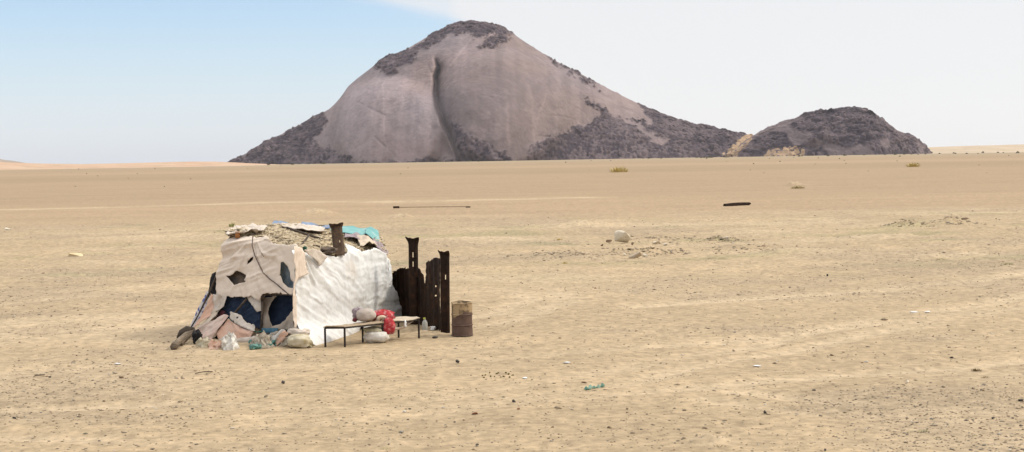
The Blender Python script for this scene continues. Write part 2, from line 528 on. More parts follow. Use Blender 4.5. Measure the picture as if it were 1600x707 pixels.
ROCK = rock_material('purple_grey_granite', 3.0)
SLAB = np.array([.206, .158, .150]); SCREE_D = np.array([.045, .033, .040]); SCREE_L = np.array([.160, .120, .121]); ORANGE = np.array([.40, .275, .17])
S_POLYS = [
    [(345, 262), (353, 253), (417, 219), (461, 197), (500, 176), (513, 186), (506, 200), (487, 224), (500, 233), (516, 229), (546, 244), (580, 262)],
    [(584, 100), (598, 88), (626, 80), (655, 76), (650, 96), (632, 100), (622, 110), (608, 119), (596, 112)],
    [(630, 84), (660, 60), (690, 40), (722, 28), (760, 30), (790, 40), (804, 55), (792, 60), (772, 55), (744, 62), (726, 54), (700, 56), (680, 66), (665, 76), (648, 80)],
    [(746, 76), (770, 60), (802, 52), (790, 66), (772, 76)],
    [(702, 190), (719, 193), (733, 211), (770, 229), (802, 246), (805, 260), (722, 262), (718, 240), (708, 217)],
    [(827, 230), (866, 212), (925, 190), (940, 175), (914, 156), (928, 160), (965, 182), (1002, 205), (1028, 223), (1040, 223), (1010, 205), (972, 182), (990, 186),
     (1018, 194), (996, 162), (1012, 164), (1045, 176), (1080, 190), (1180, 205), (1260, 240), (1260, 262), (822, 262)],
    [(852, 85), (870, 92), (900, 110), (925, 127), (940, 140), (925, 136), (905, 122), (880, 106)],
    [(540, 252), (600, 250), (640, 251), (672, 247), (700, 249), (722, 252), (722, 262), (540, 262)],
]
CRACKS = [[(676, 118), (671, 108), (669, 103)], [(682, 122), (676, 113)], [(690, 132), (680, 140)], [(752, 152), (770, 156)], [(851, 87), (884, 108), (914, 130), (940, 148)], [(877, 161), (896, 166), (914, 177)], [(847, 182), (870, 183), (895, 187)], [(840, 214), (856, 215)],
          [(651, 112), (662, 102)], [(640, 142), (650, 130)], [(914, 156), (930, 170), (942, 178)], [(560, 160), (605, 182)], [(590, 215), (620, 243)]]
STREAKS = [([(792, 165), (794, 200), (796, 228)], 2.2), ([(826, 138), (830, 160), (832, 196)], 3), ([(838, 188), (852, 150)], 1.5), ([(602, 130), (604, 190), (608, 240)], 1.2),
           ([(700, 110), (716, 84), (735, 62)], 1.6), ([(836, 195), (834, 226)], 3)]
CLEFT = np.array([(679, 86), (684, 105), (679, 120), (680, 150), (688, 178), (699, 205), (709, 225), (718, 250)], float)


def scree_mask(u, v, soft=2.0, polys=S_POLYS):
    m = np.zeros(u.shape)
    wu = u + 6 * fbm(u / 11, v / 9, 0, 4, 81); wv = v + 5 * fbm(u / 11, v / 9, 0, 4, 82)
    dith = 3.2 * fbm(u / 3.2, v / 2.6, 0, 3, 83)
    for p in polys:
        ins = in_poly(wu, wv, p)
        d, _, _ = seg_dist(wu, wv, p, True)
        sd = np.where(ins, d, -d)
        m = np.maximum(m, sstep(-soft * 1.3, soft * 1.3, sd + dith - 1.2))
    return m


def mountain(name, label, prof, Yr, kD, d0, ncol, nrow, kind, asym=1.0):
    prof = np.asarray(prof, float)
    pts = np.array([at(px, py, Yr) for px, py in prof])
    Xs = np.linspace(pts[0, 0], pts[-1, 0], ncol)
    Pz = np.maximum(np.interp(Xs, pts[:, 0], pts[:, 2]), 0)
    ker = np.hanning(9); ker /= ker.sum()
    Pz = np.convolve(np.pad(Pz, 4, mode='edge'), ker, 'valid')
    D = kD * Pz + d0
    s = np.concatenate([np.linspace(0, 1, nrow), np.linspace(1, 2, 50)[1:]])
    X, S = np.meshgrid(Xs, s, indexing='ij')
    Pm, Dm = Pz[:, None], D[:, None]
    f = np.where(S <= 1, S, 2 - S)
    g = 1 - (1 - f) ** 1.75
    Z = Pm * g - 6 * (1 - f) ** 3
    Y = np.where(S <= 1, Yr - Dm * (1 - f), Yr + Dm * .9 * (1 - f))
    V = np.stack([X, Y, Z], -1).reshape(-1, 3)
    u, v = to_px(V)
    front = (S <= 1).ravel(); ff = f.ravel(); x = V[:, 0]; z = V[:, 2].copy()
    arc = (S * np.hypot(Pm, Dm)).ravel()
    if kind == 'dome':
        sc = np.where(front, scree_mask(u, v), .6)
        tongue = scree_mask(u, v, 1.2, [[(925, 150), (960, 173), (985, 190), (1015, 208), (1040, 222), (1022, 221), (1000, 207), (972, 189), (945, 172)]]) * front
        sc = sc * (1 - .85 * tongue)
        delta = np.zeros(len(V))
        q1 = ((u - 790) / 118) ** 2 + ((v - 175) / 105) ** 2
        q2 = ((u - 610) / 98) ** 2 + ((v - 205) / 90) ** 2
        delta += 120 * np.sqrt(np.clip(1 - q1, 0, 1)) * sstep(0, .5, 1 - q1) + 85 * np.sqrt(np.clip(1 - q2, 0, 1)) * sstep(0, .5, 1 - q2)
        xc = np.interp(v, CLEFT[:, 1], CLEFT[:, 0]) + .8 * vn(v / 14, 0, 0, 3)
        d = u - xc
        along = sstep(84, 112, v) * (1 - .75 * sstep(185, 250, v))
        gro = np.where(d > 0, np.exp(-np.clip(d, 0, 99) / (6 + 10 * sstep(100, 190, v))), np.exp(-(d / 3.0) ** 2))
        delta -= 92 * gro * along
        for pl in CRACKS:
            dd, _, _ = seg_dist(u, v, pl)
            delta -= 4.5 * np.exp(-(dd / 1.5) ** 2) * (.4 + .6 * sstep(-.3, .3, vn(u / 9, v / 9, 0, 33)))
        delta += (1 - sc) * (9 * fbm(x / 130, arc / 130, 0, 3, 91) + 1.6 * fbm(x / 30, arc / 40, 0, 3, 92))
        delta *= front * sstep(1.0, .86, ff)
    else:
        sc = np.where(front, 1 - .55 * sstep(.2, .55, fbm(x / 70, arc / 60, 0, 3, 93)), .8)
        lay = (z + 12 * fbm(x / 60, arc / 60, 0, 3, 94)) / 17.0
        delta = 7 * (lay - np.floor(lay)) * sstep(.15, .4, ff) * front * sstep(1.02, .9, ff)
        delta += 14 * fbm(x / 80, arc / 80, 0, 3, 95) * front * sstep(1.0, .8, ff)
    # boulders
    F1, F2, rid = worley(x / 6.8, arc / 6.8, 7)
    G1, G2, rid2 = worley(x / 21, arc / 21, 17)
    big = worley(x / 38, arc / 38, 27)
    bould = (big[2] ** 4 * 10 * np.clip(.8 - big[0], 0, 1) + rid * 7 * (1 - F1) + rid2 ** 2 * 11 * np.clip(1 - G1, 0, 1) + 2.5 * fbm(x / 28, arc / 28, 0, 3, 97)) * sc
    sl = .75
    V[:, 1] -= (delta + bould * sl) * np.where(front, 1, -1)
    V[:, 2] += bould * .55 * sstep(0, .1, ff)
    # colours of the rock; the dome's lobe tones also make up for shading
    t = np.clip(.5 + .4 * fbm(x / 60, arc / 60, 0, 4, 98) + 1.0 * (rid - .5), 0, 1)
    cs = SCREE_D[None] + (SCREE_L - SCREE_D)[None] * (np.clip(t ** 1.5 * .85 + .3 * (big[2] ** 5) * (big[0] < .5), 0, 1))[:, None]
    st = fbm(x / 26, arc / 300, 0, 4, 99)
    cl = SLAB[None] * (1 + .12 * st + .10 * fbm(x / 140, arc / 140, 0, 3, 100))[:, None]
    cl = cl * (1 + .10 * vn(x / 6, arc / 6, 0, 141) * (vn(x / 40, arc / 40, 0, 142) > 0) + .05 * vn(x / 11, arc / 160, 0, 143))[:, None]
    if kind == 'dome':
        cl = cl * (1 + .26 * sstep(1.25, .3, ((u - 600) / 100) ** 2 + ((v - 190) / 85) ** 2) - .17 * sstep(1.4, .2, ((u - 765) / 95) ** 2 + ((v - 180) / 85) ** 2))[:, None]  # left lobe colour lifted to offset its shading by the sun, right lobe darker
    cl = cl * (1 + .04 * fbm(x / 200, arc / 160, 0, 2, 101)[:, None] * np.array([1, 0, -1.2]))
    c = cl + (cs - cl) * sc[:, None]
    if kind == 'dome':
        for pl, w in STREAKS:
            dd, _, _ = seg_dist(u + 2 * vn(v / 8, 1.5, 0, 5), v, pl)
            c = c * (1 + .22 * np.exp(-(dd / w) ** 2) * (1 - sc))[:, None]
        sand = in_poly(u + 3 * vn(u / 5, v / 5, 0, 6), v + 2 * vn(u / 5, v / 4, 0, 8), [(1130, 242), (1152, 222), (1168, 210), (1190, 206), (1190, 246), (1130, 246)]) & front
    else:
        sand = (in_poly(u + 4 * vn(u / 5, v / 5, 0, 6), v + 4 * vn(u / 5, v / 4, 0, 8), [(1188, 246), (1200, 236), (1232, 231), (1252, 235), (1262, 246)]) |
                in_poly(u, v + 3 * vn(u / 5, v / 5, 0, 6), [(1130, 246), (1150, 226), (1174, 215), (1174, 222), (1152, 240), (1152, 246)])) & front
        sand &= vn(u / 3, v / 2, 0, 12) > -.45
    c = np.where(sand[:, None], ORANGE[None] * (1 + .1 * vn(u / 6, v / 6, 0, 9))[:, None], c)
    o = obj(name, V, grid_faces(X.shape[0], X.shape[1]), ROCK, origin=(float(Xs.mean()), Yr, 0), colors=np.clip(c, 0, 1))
    # flat shading on broken rock, smooth on slabs
    tag(o, label, name, kind='structure')
    return o


PROF_BIG = [(338, 261), (350, 257), (380, 243), (417, 221), (440, 211), (461, 200), (498, 180), (515, 171), (525, 162), (535, 150), (545, 135), (560, 122), (580, 107), (592, 97), (612, 86),
            (630, 81), (650, 69), (680, 52), (700, 42), (715, 37), (740, 35), (765, 39), (788, 44), (800, 52), (820, 66), (850, 85), (870, 97), (900, 113), (930, 128), (960, 144),
            (990, 159), (1010, 169), (1040, 181), (1080, 193), (1120, 201), (1150, 208), (1172, 213), (1195, 222), (1230, 236), (1250, 244)]
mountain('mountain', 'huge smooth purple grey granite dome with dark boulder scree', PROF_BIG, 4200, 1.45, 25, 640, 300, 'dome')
PROF_SML = [(1128, 247), (1145, 236), (1165, 222), (1182, 211), (1210, 197), (1240, 186), (1255, 180), (1270, 175), (1285, 174), (1300, 171), (1320, 170), (1336, 168.5), (1350, 171), (1358, 175), (1376, 188),
            (1396, 202), (1410, 208), (1424, 214), (1436, 223), (1446, 231), (1452, 238)]
mountain('hill', 'low dark rocky hill of broken boulders right of the dome', PROF_SML, 3900, 1.4, 15, 330, 150, 'rubble')


def dune(name, label, prof, Y, depth, mat, seed):
    pts = np.array([at(px, py, Y) for px, py in prof])
    Xs = np.linspace(pts[0, 0], pts[-1, 0], 160)
    Pz = np.maximum(np.interp(Xs, pts[:, 0], pts[:, 2]), 0.0)
    s = np.linspace(-1, 1, 40)
    X, S = np.meshgrid(Xs, s, indexing='ij')
    wob = 1 + .25 * fbm(X / 90, S * 3, 0, 3, seed)
    Z = Pz[:, None] * np.clip(1 - np.abs(S) ** 1.6, 0, 1) * np.where(np.abs(S) < .3, 1, wob) - 1.0
    Yy = Y + S * depth + 30 * fbm(X / 200, S, 0, 2, seed + 1)
    V = np.stack([X, Yy, Z], -1).reshape(-1, 3)
    o = obj(name, V, grid_faces(160, 40), mat, origin=(Xs.mean(), Y, 0))
    tag(o, label, 'dune' if 'dune' in name else 'hill', kind='structure')


DUNEO = pm('orange_dune_sand', (.42, .265, .165), (.46, .32, .21), scale=.012, c3=(.33, .25, .16), s3=.03, lo3=.58, hi3=.66)
DUNEP = pm('pale_dune_sand', (.40, .305, .20), (.44, .345, .235), scale=.012, c3=(.34, .27, .18), s3=.03, lo3=.6, hi3=.68)
DUNEG = pm('far_hill_rock', (.22, .19, .15), (.28, .23, .18), scale=.02)
dune('sand_dune', 'low orange sand dunes on the far horizon left of the dome', [(-260, 250), (-60, 251), (0, 253), (60, 255), (130, 256), (200, 254.5), (260, 253), (300, 252), (330, 252), (352, 253), (420, 258)], 3000, 500, DUNEO, 5)
dune('sand_dune', 'pale sand rise on the far horizon right of the rocky hill', [(1370, 240), (1420, 232), (1460, 229.5), (1500, 228), (1560, 226.5), (1610, 225), (1720, 224), (1880, 226)], 4300, 500, DUNEP, 9)
dune('far_hill', 'tip of a grey hill at the far left edge of the horizon', [(-220, 240), (-90, 236), (-30, 242), (0, 248), (14, 251), (40, 256)], 3600, 150, DUNEG, 12)

# ------------------------------------------------------------------ cloth panels of the hut
class Plane:
    def __init__(s, O, es, et):
        s.O = np.asarray(O, float); s.es = es / np.linalg.norm(es)
        et = et - s.es * (et @ s.es); s.et = et / np.linalg.norm(et)
        s.n = np.cross(s.es, s.et)
        if s.n @ (CAM - s.O) < 0: s.n = -s.n
    def uv(s, px, py, off=0.0):
        d = ray(px, py); o = s.O + s.n * off
        t = ((o - CAM) @ s.n) / (d @ s.n)
        p = CAM + d * t - o
        return p @ s.es, p @ s.et
    def pt(s, px, py, off=0.0):
        a, b = s.uv(px, py, off); return s.O + s.n * off + a * s.es + b * s.et


A_ = gnd(306, 526); B_ = gnd(463, 541); C_ = gnd(628, 497)
LP = Plane(B_, B_ - A_, at(410, 371, 39.2) - (A_ + B_) / 2)
RP = Plane(B_, C_ - B_, at(540, 384, 40.3) - (B_ + C_) / 2)


def cloth(name, out_px, plane, off, mat, parent, disp=None, holes=(), step=.03, rag=0.0, seed=1, solid=.008, label=None):
    poly = np.array([plane.uv(x, y, off) for x, y in out_px])
    if rag:   # fray the outline
        pp = []
        for i in range(len(poly)):
            a, b = poly[i], poly[(i + 1) % len(poly)]
            n = max(1, int(np.linalg.norm(b - a) / .06))
            for k in range(n):
                q = a + (b - a) * k / n
                pp.append(q + (RNG.standard_normal(2) * rag if k else 0))
        poly = np.array(pp)
    hol = [np.array([plane.uv(x, y, off) for x, y in h]) for h in holes]
    lo, hi = poly.min(0) - step, poly.max(0) + step
    ns, nt_ = int((hi[0] - lo[0]) / step) + 2, int((hi[1] - lo[1]) / step) + 2
    s = lo[0] + np.arange(ns) * step; t = lo[1] + np.arange(nt_) * step
    S, T = np.meshgrid(s, t, indexing='ij')
    Cs, Ct = S[:-1, :-1] + step / 2, T[:-1, :-1] + step / 2
    keep = in_poly(Cs, Ct, poly)
    for h in hol: keep &= ~in_poly(Cs, Ct, h)
    Fc = grid_faces(ns, nt_)[keep.ravel()]
    S, T = S.ravel().copy(), T.ravel().copy()
    cnt = np.bincount(Fc.ravel(), minlength=len(S))
    edge = (cnt > 0) & (cnt < 4)
    best = np.full(len(S), 1e9); bx, by = S.copy(), T.copy()
    for pl in [poly] + hol:
        d, qx, qy = seg_dist(S[edge], T[edge], pl, True)
        idx = np.where(edge)[0]
        m = d < best[idx]
        best[idx[m]] = d[m]; bx[idx[m]] = qx[m]; by[idx[m]] = qy[m]
    sn = edge & (best < step * .95)
    S[sn], T[sn] = bx[sn], by[sn]
    used = np.where(cnt > 0)[0]
    re = np.full(len(S), -1); re[used] = np.arange(len(used))
    S, T = S[used], T[used]; Fc = re[Fc]
    dn = np.zeros(len(S))
    if disp is not None: dn = disp(S, T, lo + step, hi - step)
    dn = dn + .006 * fbm(S / .11, T / .11, 0, 2, seed)
    V = plane.O + np.outer(S, plane.es) + np.outer(T, plane.et) + np.outer(off + dn, plane.n)
    return obj(name, V, Fc, mat, parent, solid=solid, label=label)


def folds(ang, wl, amp, seed=3, along=1.0, lean=0.0):
    ca, sa = math.cos(ang), math.sin(ang)
    def f(S, T, lo, hi):
        a = S * ca + T * sa; b = -S * sa + T * ca
        return amp * ridge(b / wl + .4 * vn(a / .5, b / .5, 0, seed + 9), a / along, 3, seed) + lean * np.clip(.9 - T, 0, 1)
    return f


hut = thing('patchwork_hut', 'ragged patchwork hut of white and cream cloth sheets with straw roof', 'hut', ((A_ + C_) / 2) * np.array([1, 1, 0]))

# near end wall: cream sheet
TOPC = LP.uv(397, 372)


def cream_disp(S, T, lo, hi):
    dx, dy = S - TOPC[0], T - TOPC[1]
    r = np.hypot(dx, dy); a = np.arctan2(dx, -dy)
    fan = .06 * np.clip(np.sin(a * 13 + 2 * vn(r * 1.5, a * 2, 0, 3)), -.3, 1) ** 2 * np.clip(r / .7, 0, 1) * np.clip(1.9 - r, 0, 1)
    left = sstep(-1.3, -2.2, S)
    hor = .075 * ridge((T - .28 * (S + 2)) / .24, S / 1.6, 2, 7) * sstep(1.1, 2.2, T) * sstep(-.7, -1.4, S)
    cnr = -.14 * sstep(-.42, .12, S) ** 2
    edge = -.08 * left ** 2 - .30 * sstep(hi[1] - .42, hi[1] + .05, T + .12 * sstep(-1, .2, S)) ** 2
    return fan + hor + cnr + edge + .022 * fbm(S / .9, T / .9, 0, 2, 5) + .016 * np.clip(ridge(S / .35 + T * 1.6, T / 1.4 - S * .5, 2, 12), 0, 1) ** 2 + .03


H1 = [(353, 431), (359, 431.5), (364, 429), (367, 425), (371, 423), (377, 426), (384, 430), (384, 434), (381.5, 438), (384, 440), (383, 441.5), (374, 443), (366, 446), (361, 441)]
H2 = [(441, 411), (445, 410), (451, 417), (455, 426), (456, 437), (460, 442), (459, 451), (452, 450), (444, 442), (440, 431), (436, 433), (440, 428)]
H3 = [(397, 400), (395.5, 405), (387, 416), (389, 409), (393, 403.5)]
H4 = [(411, 396), (415, 397), (413.5, 402), (411.5, 401.5)]
CREAM_OUT = [(350, 372), (357, 368), (368, 366), (380, 368), (395, 369), (404, 366), (416, 371), (426, 379), (439, 383), (458, 382), (468, 386), (474, 394), (476, 404), (476, 424), (466, 432),
             (462, 440), (460, 452), (457, 462), (446, 460), (432, 459), (413, 460), (410, 463), (407, 471), (400, 468), (393, 462), (375, 464), (354, 463), (345, 464), (335, 460), (337, 444), (339, 424), (345, 402)]
cloth('cream_sheet', CREAM_OUT, LP, .10, CREAM, hut, cream_disp, [H1, H2, H3, H4], step=.025, rag=.02)
# linings behind the holes
cloth('inner_lining', [(346, 415), (395, 415), (395, 462), (346, 462)], LP, -.06, BROWNGREY, hut, folds(1.2, .3, .03, 4), label='brown inner lining behind the torn hole')
cloth('inner_lining', [(432, 402), (464, 402), (464, 458), (432, 458)], LP, -.07, BLUEGREY, hut, folds(1.4, .2, .03, 5), label='blue grey inner lining behind the torn hole')
cloth('inner_lining', [(385, 390), (425, 390), (425, 462), (385, 462)], LP, -.05, BROWNGREY, hut, folds(1.4, .2, .03, 6))
# lower band
cloth('navy_blanket', [(340, 462), (408, 462), (408, 514), (368, 508), (338, 490)], LP, -.10, NAVY, hut, folds(.5, .3, .05, 8), rag=.01, label='dark navy blanket showing between the torn sheets')
cloth('navy_blanket', [(414, 462), (458, 462), (459, 500), (450, 512), (414, 514)], LP, -.42, NAVY, hut, folds(1.0, .3, .06, 9), label='dark navy blanket hanging inside the doorway')
DOORC = [(414, 466), (433, 463), (428, 468), (424, 474), (420, 488), (421, 502), (426, 510), (436, 508), (445, 502), (453, 493), (457, 486), (459, 496), (460, 514), (412, 518), (411, 500), (412, 480)]
cloth('door_flap', DOORC, LP, -.20, BEIGE, hut, folds(1.3, .25, .05, 10), rag=.01)
cloth('peach_strip', [(331, 459), (335, 462), (336, 478), (333, 496), (322, 505), (311, 514), (309, 512), (319, 491)], LP, .05, PEACH, hut, folds(1.0, .2, .07, 11, lean=.28), rag=.008)
cloth('pale_strip', [(333, 460), (355, 462), (350, 479), (340, 488), (333, 492), (335, 476)], LP, .08, PALE, hut, folds(1.2, .2, .07, 12, lean=.28), rag=.008)
cloth('floral_strip', [(324, 455), (330, 458), (322, 482), (313, 500), (304, 514), (297, 512), (307, 490), (316, 472)], LP, -.02, FLORAL, hut, folds(1.2, .2, .04, 13), rag=.01)
cloth('gap_shade_sheet', [(331, 428), (341, 424), (340, 462), (333, 468), (326, 458)], LP, -.06, BLACK, hut, folds(1.3, .2, .03, 14))  # black sheet stands in for the shade in the gap at the left edge
cloth('cream_flap', [(386, 461), (408, 461), (409, 486), (402, 488), (396, 479), (389, 470)], LP, .02, PALE, hut, folds(1.4, .15, .03, 15), rag=.008)
cloth('peach_sheet', [(352, 492), (361, 494), (352, 514), (339, 538), (327, 541), (312, 532), (311, 518)], LP, .14, PINK, hut, folds(.75, .2, .075, 16, lean=.28), rag=.008)
cloth('peach_sheet', [(360, 499), (372, 506), (385, 513), (405, 519), (400, 538), (377, 541), (360, 538), (346, 524)], LP, .12, PEACH, hut, folds(-.4, .35, .08, 17, lean=.28), rag=.008)
cloth('pale_sheet', [(361, 488), (370, 490), (378, 493), (384, 501), (391, 506), (404, 509), (406, 519), (389, 515), (372, 505), (364, 498)], LP, .15, PALE, hut, folds(-.4, .2, .07, 18, lean=.28), holes=[[(374, 496), (376, 496), (376, 499), (374, 499)]], rag=.01)
cloth('pale_sheet', [(335, 484), (346, 484), (342, 496), (330, 510), (318, 516), (324, 506)], LP, .06, TANCREAM, hut, folds(.8, .2, .07, 19, lean=.28), rag=.01)
cloth('maroon_rag', [(346, 484), (354, 488), (345, 498), (334, 508), (338, 496)], LP, .02, pm('maroon_rag', (.07, .018, .02), (.11, .03, .03)), hut, folds(.8, .15, .04, 20), rag=.01)
cloth('gap_shade_sheet', [(352, 505), (361, 496), (352, 516), (340, 530), (334, 530)], LP, .03, BROWNGREY, hut, folds(.8, .2, .03, 21))  # brown grey sheet that darkens the gap between the peach sheets
cloth('teal_blanket', [(410, 513), (436, 513), (434, 521), (410, 522)], LP, .05, TEAL, hut, folds(.1, .15, .04, 22))
cloth('hem_strip', [(360, 528), (378, 532), (398, 529), (420, 526), (436, 527), (420, 534), (396, 538), (370, 540), (352, 538)], LP, .25, PALE, hut, folds(.1, .15, .06, 23, lean=.28), rag=.012)
# poles and ropes on the near wall
pole = Mb()
pole.tube([LP.pt(410, 470, .03), LP.pt(409.5, 495, .04), LP.pt(407, 522, .06)], .035, 7, .15).build('door_post', DARKWOOD, hut, True)
Mb().tube([LP.pt(388, 464, .0), LP.pt(372, 483, .08), LP.pt(352, 508, .13), LP.pt(338, 529, .22)], .035, 7, .15).build('frame_pole', DARKWOOD, hut, True)
Mb().tube([LP.pt(341, 425, .0), LP.pt(327, 458, .03), LP.pt(311, 492, .0), LP.pt(298, 514, .0)], .03, 7, .15).build('frame_pole', DARKWOOD, hut, True)
RP1 = [(395, 370), (394, 384), (398, 399), (404, 412), (411, 426), (421, 436), (432, 444), (441, 452), (451, 460), (458, 463)]
Mb().tube([LP.pt(x, y, .175 if x < 445 else .13) for x, y in RP1], .016, 6).build('rope', ROPE, hut, True)
Mb().tube([LP.pt(x, y, .21) for x, y in [(351, 494), (360, 501), (372, 508), (388, 515), (402, 519), (412, 518)]], .015, 6).build('rope', GROPE, hut, True, label='green rope across the peach sheets')
Mb().tube([LP.pt(x, y, .16) for x, y in [(345, 520), (362, 528), (378, 531), (396, 529), (414, 525)]], .012, 6).build('rope', ROPE, hut, True)

# long side: white tarp
Pn = RP.uv(474, 392); Pf = RP.uv(604, 402); Lr = Pf[0] - 0


def white_disp(S, T, lo, hi):
    k = S / max(hi[0], 1)
    dx, dy = S - Pn[0] + .2, T - Pn[1] - .2
    a = np.arctan2(dx, -dy); r = np.hypot(dx, dy)
    fan = .04 * np.sin(a * 17 + 2.2 * vn(a * 3, r, 0, 3)) * sstep(2.6, .4, r) * sstep(0, .5, r)
    w2 = sstep(.3, .75, k)
    wr = 0
    for sl, wt, sd_ in ((.55, 1 - w2, 6), (.04, w2, 46)):
        b = (T + sl * S) / math.sqrt(1 + sl * sl) + .06 * vn(S / .5, T / .4, 0, sd_ + 1)
        wr = wr + wt * (.009 * vn(b / .12, S / .8, 0, sd_) + .009 * vn(b / .065 + 3, S / .5, 0, sd_ + 2) + .030 * np.clip(ridge(b / .42, S / 2.2, 2, sd_ + 3), 0, 1) ** 2)
    vert = .11 * np.clip(ridge(S / .75 + .2 * vn(T, S, 0, 31), T / 4.0, 2, 8), -.2, 1) * sstep(.25, .5, k) * sstep(.5, 1.7, T)
    belly = .14 * np.sin(PI * np.clip(T / 2.3, 0, 1)) * np.sin(PI * np.clip(k, 0, 1))
    flare = .42 * sstep(.8, -.05, T) ** 1.4 * sstep(.75, .1, k)
    seam = sum(a_ * np.exp(-((k - k0 + .01 * vn(T * 2, k0 * 9, 0, 51)) / .011) ** 2) * sstep(.5, 1.6, T) for k0, a_ in ((.43, .05), (.57, .035), (.66, .04), (.80, .045))) + .03 * np.exp(-((S - 2.55) / .06) ** 2)
    top = -.12 * sstep(Pn[1] - .25, Pn[1] + .1, T)
    return fan + wr + vert + belly + flare + seam + top + .03 * fbm(S / .9, T / .9, 0, 3, 9)


WHITE_OUT = [(463, 392), (476, 391), (490, 394), (505, 398), (524, 402), (538, 396), (541, 381), (552, 386), (564, 393), (575, 390), (583, 388), (592, 393), (603, 401), (609, 407), (611, 428), (611, 442),
             (616, 452), (620, 458), (626, 480), (627, 490), (624, 496), (603, 505), (582, 512), (568, 517), (559, 509), (549, 537), (543, 541), (528, 543), (508, 546), (496, 546), (486, 541), (474, 541), (463, 536), (461, 500), (463, 447)]
cloth('white_tarp', WHITE_OUT, RP, .05, WHITE, hut, white_disp, step=.028, rag=.012)
cloth('white_tarp_flap', [(606, 405), (609, 407), (612, 440), (608, 446), (606, 430)], RP, .12, WHITE, hut, folds(1.4, .2, .04, 25), rag=.01)
cloth('side_cloth', [(458, 384), (470, 387), (475, 396), (479, 422), (483, 428), (467, 434), (463, 440), (461, 450), (463, 480), (462, 512), (459, 512), (458, 460), (461, 430)], RP, .16, CREAM, hut, folds(1.5, .22, .05, 26), rag=.012, label='tan cloth hanging over the hut corner')
cloth('patch_flap', [(475, 391), (487, 389), (500, 391), (512, 401), (507, 409), (499, 416), (494, 409), (484, 400)], RP, .17, PALE, hut, folds(-.5, .25, .05, 27), rag=.012)
cloth('gap_shade_sheet', [(543, 516), (566, 510), (570, 535), (548, 540)], RP, -.05, BLACK, hut, None)  # black sheet painting the shade inside the opening below the tarp

# roof
def loft(name, low, up, n, m, mat, parent, amp=.05, wl=.4, seed=1, bulge=0.0, solid=.01, label=None):
    lo = np.array([at(*p) for p in low]); hi = np.array([at(*p) for p in up])
    def rs(P):
        d = np.r_[0, np.cumsum(np.linalg.norm(np.diff(P, axis=0), axis=1))]; d /= d[-1]
        q = np.linspace(0, 1, n)
        return np.stack([np.interp(q, d, P[:, i]) for i in range(3)], -1)
    a, b = rs(lo), rs(hi)
    t = np.linspace(0, 1, m)
    V = a[:, None] * (1 - t)[None, :, None] + b[:, None] * t[None, :, None]
    nz = amp * (fbm(V[..., 0] / wl, V[..., 1] / wl, V[..., 2] / wl, 3, seed)) + amp * .7 * ridge(V[..., 0] / wl * .8 + V[..., 2], V[..., 1] / wl * .8, 2, seed + 4)
    V[..., 2] += nz + bulge * np.sin(PI * t)[None] + (0 if name == 'roof' else .06 if name == 'blue_tarp' else .10)
    return obj(name, V.reshape(-1, 3), grid_faces(n, m), mat, parent, solid=solid, label=label), V


LOW = [(357, 374, 40.3), (400, 372, 39.7), (440, 386, 39.1), (474, 392, 38.5), (520, 401, 39.6), (560, 395, 41.2), (604, 402, 42.8)]
UPP = [(358, 370, 40.4), (370, 360, 41.5), (430, 353, 43), (475, 355, 44), (515, 358, 44.5), (560, 364, 45), (592, 369, 45.2)]
roof, RV = loft('roof', LOW, UPP, 120, 70, STRAW, hut, .065, .35, 31, .08, .04)
# loose straw stems all over the roof (surface of the roof: one mesh)
sb = Mb()
for _ in range(5200):
    i, j = random.randrange(120), int(70 * random.random() ** 1.2)
    p = RV[i, min(j, 69)] + np.array([random.uniform(-.03, .03), random.uniform(-.06, .06), .03])
    a = random.uniform(0, PI); L_ = random.uniform(.05, .26); w = random.uniform(.008, .026)
    d = np.array([math.cos(a), math.sin(a), random.uniform(-.25, .45)]) * L_ / 2
    sd = np.array([-math.sin(a), math.cos(a), random.uniform(-.4, .4)]) * w
    up = np.array([0, 0, w])
    sb.add([p - d - sd, p - d + sd, p + d + sd, p + d - sd, p + up], [(0, 1, 4), (1, 2, 4), (2, 3, 4), (3, 0, 4)])
st = sb.build('roof_straw', STRAWBIT, roof)
loft('turquoise_tarp', [(505, 364, 43.6), (538, 369, 43), (560, 373, 43.2), (574, 371, 43.5), (585, 381, 43.8), (593, 383, 44)], [(507, 360, 44.8), (538, 360, 45), (552, 359.5, 45.2), (567, 362, 45.3), (577, 361, 45.3), (590, 366, 45.3)], 50, 16, TURQ, hut, .03, .4, 33)
loft('turquoise_tarp_fold', [(571, 370, 43.3), (586, 382, 43.5), (594, 383, 43.8)], [(572, 362, 44.8), (580, 361, 45), (591, 366, 45)], 24, 12, TURQ, hut, .02, .3, 34)
loft('blue_tarp', [(470, 355.5, 43.2), (497, 360, 43.3), (515, 360, 43.4)], [(472, 351, 44.6), (497, 353, 44.7), (516, 354, 44.8)], 30, 10, BLUE, hut, .03, .4, 35)
loft('blue_tarp', [(424, 354, 42.4), (440, 355, 42.6), (452, 356, 42.8)], [(428, 349, 43.6), (440, 350, 43.8), (452, 352, 44)], 24, 8, BLUE, hut, .03, .3, 36)
loft('white_roof_sheet', [(440, 359, 42), (458, 361, 42), (480, 364, 42), (506, 368, 42.2)], [(440, 354, 43.2), (458, 355, 43.3), (480, 358, 43.4), (508, 364, 43.4)], 60, 16, PALE, hut, .06, .25, 37)
loft('white_roof_sheet', [(351, 373, 39.9), (372, 370, 39.8), (398, 368, 39.8), (412, 366, 40)], [(364, 361, 41), (378, 358, 41.6), (400, 358, 42), (418, 358, 42)], 40, 14, PALE, hut, .07, .2, 38, label='crumpled pale sheet at the near roof corner')
loft('roof_rag', [(563, 391, 41.4), (578, 384, 41.8), (590, 389, 42.2)], [(557, 376, 42.8), (568, 373, 43), (580, 378, 43.2)], 24, 12, TANCREAM, hut, .06, .25, 39)
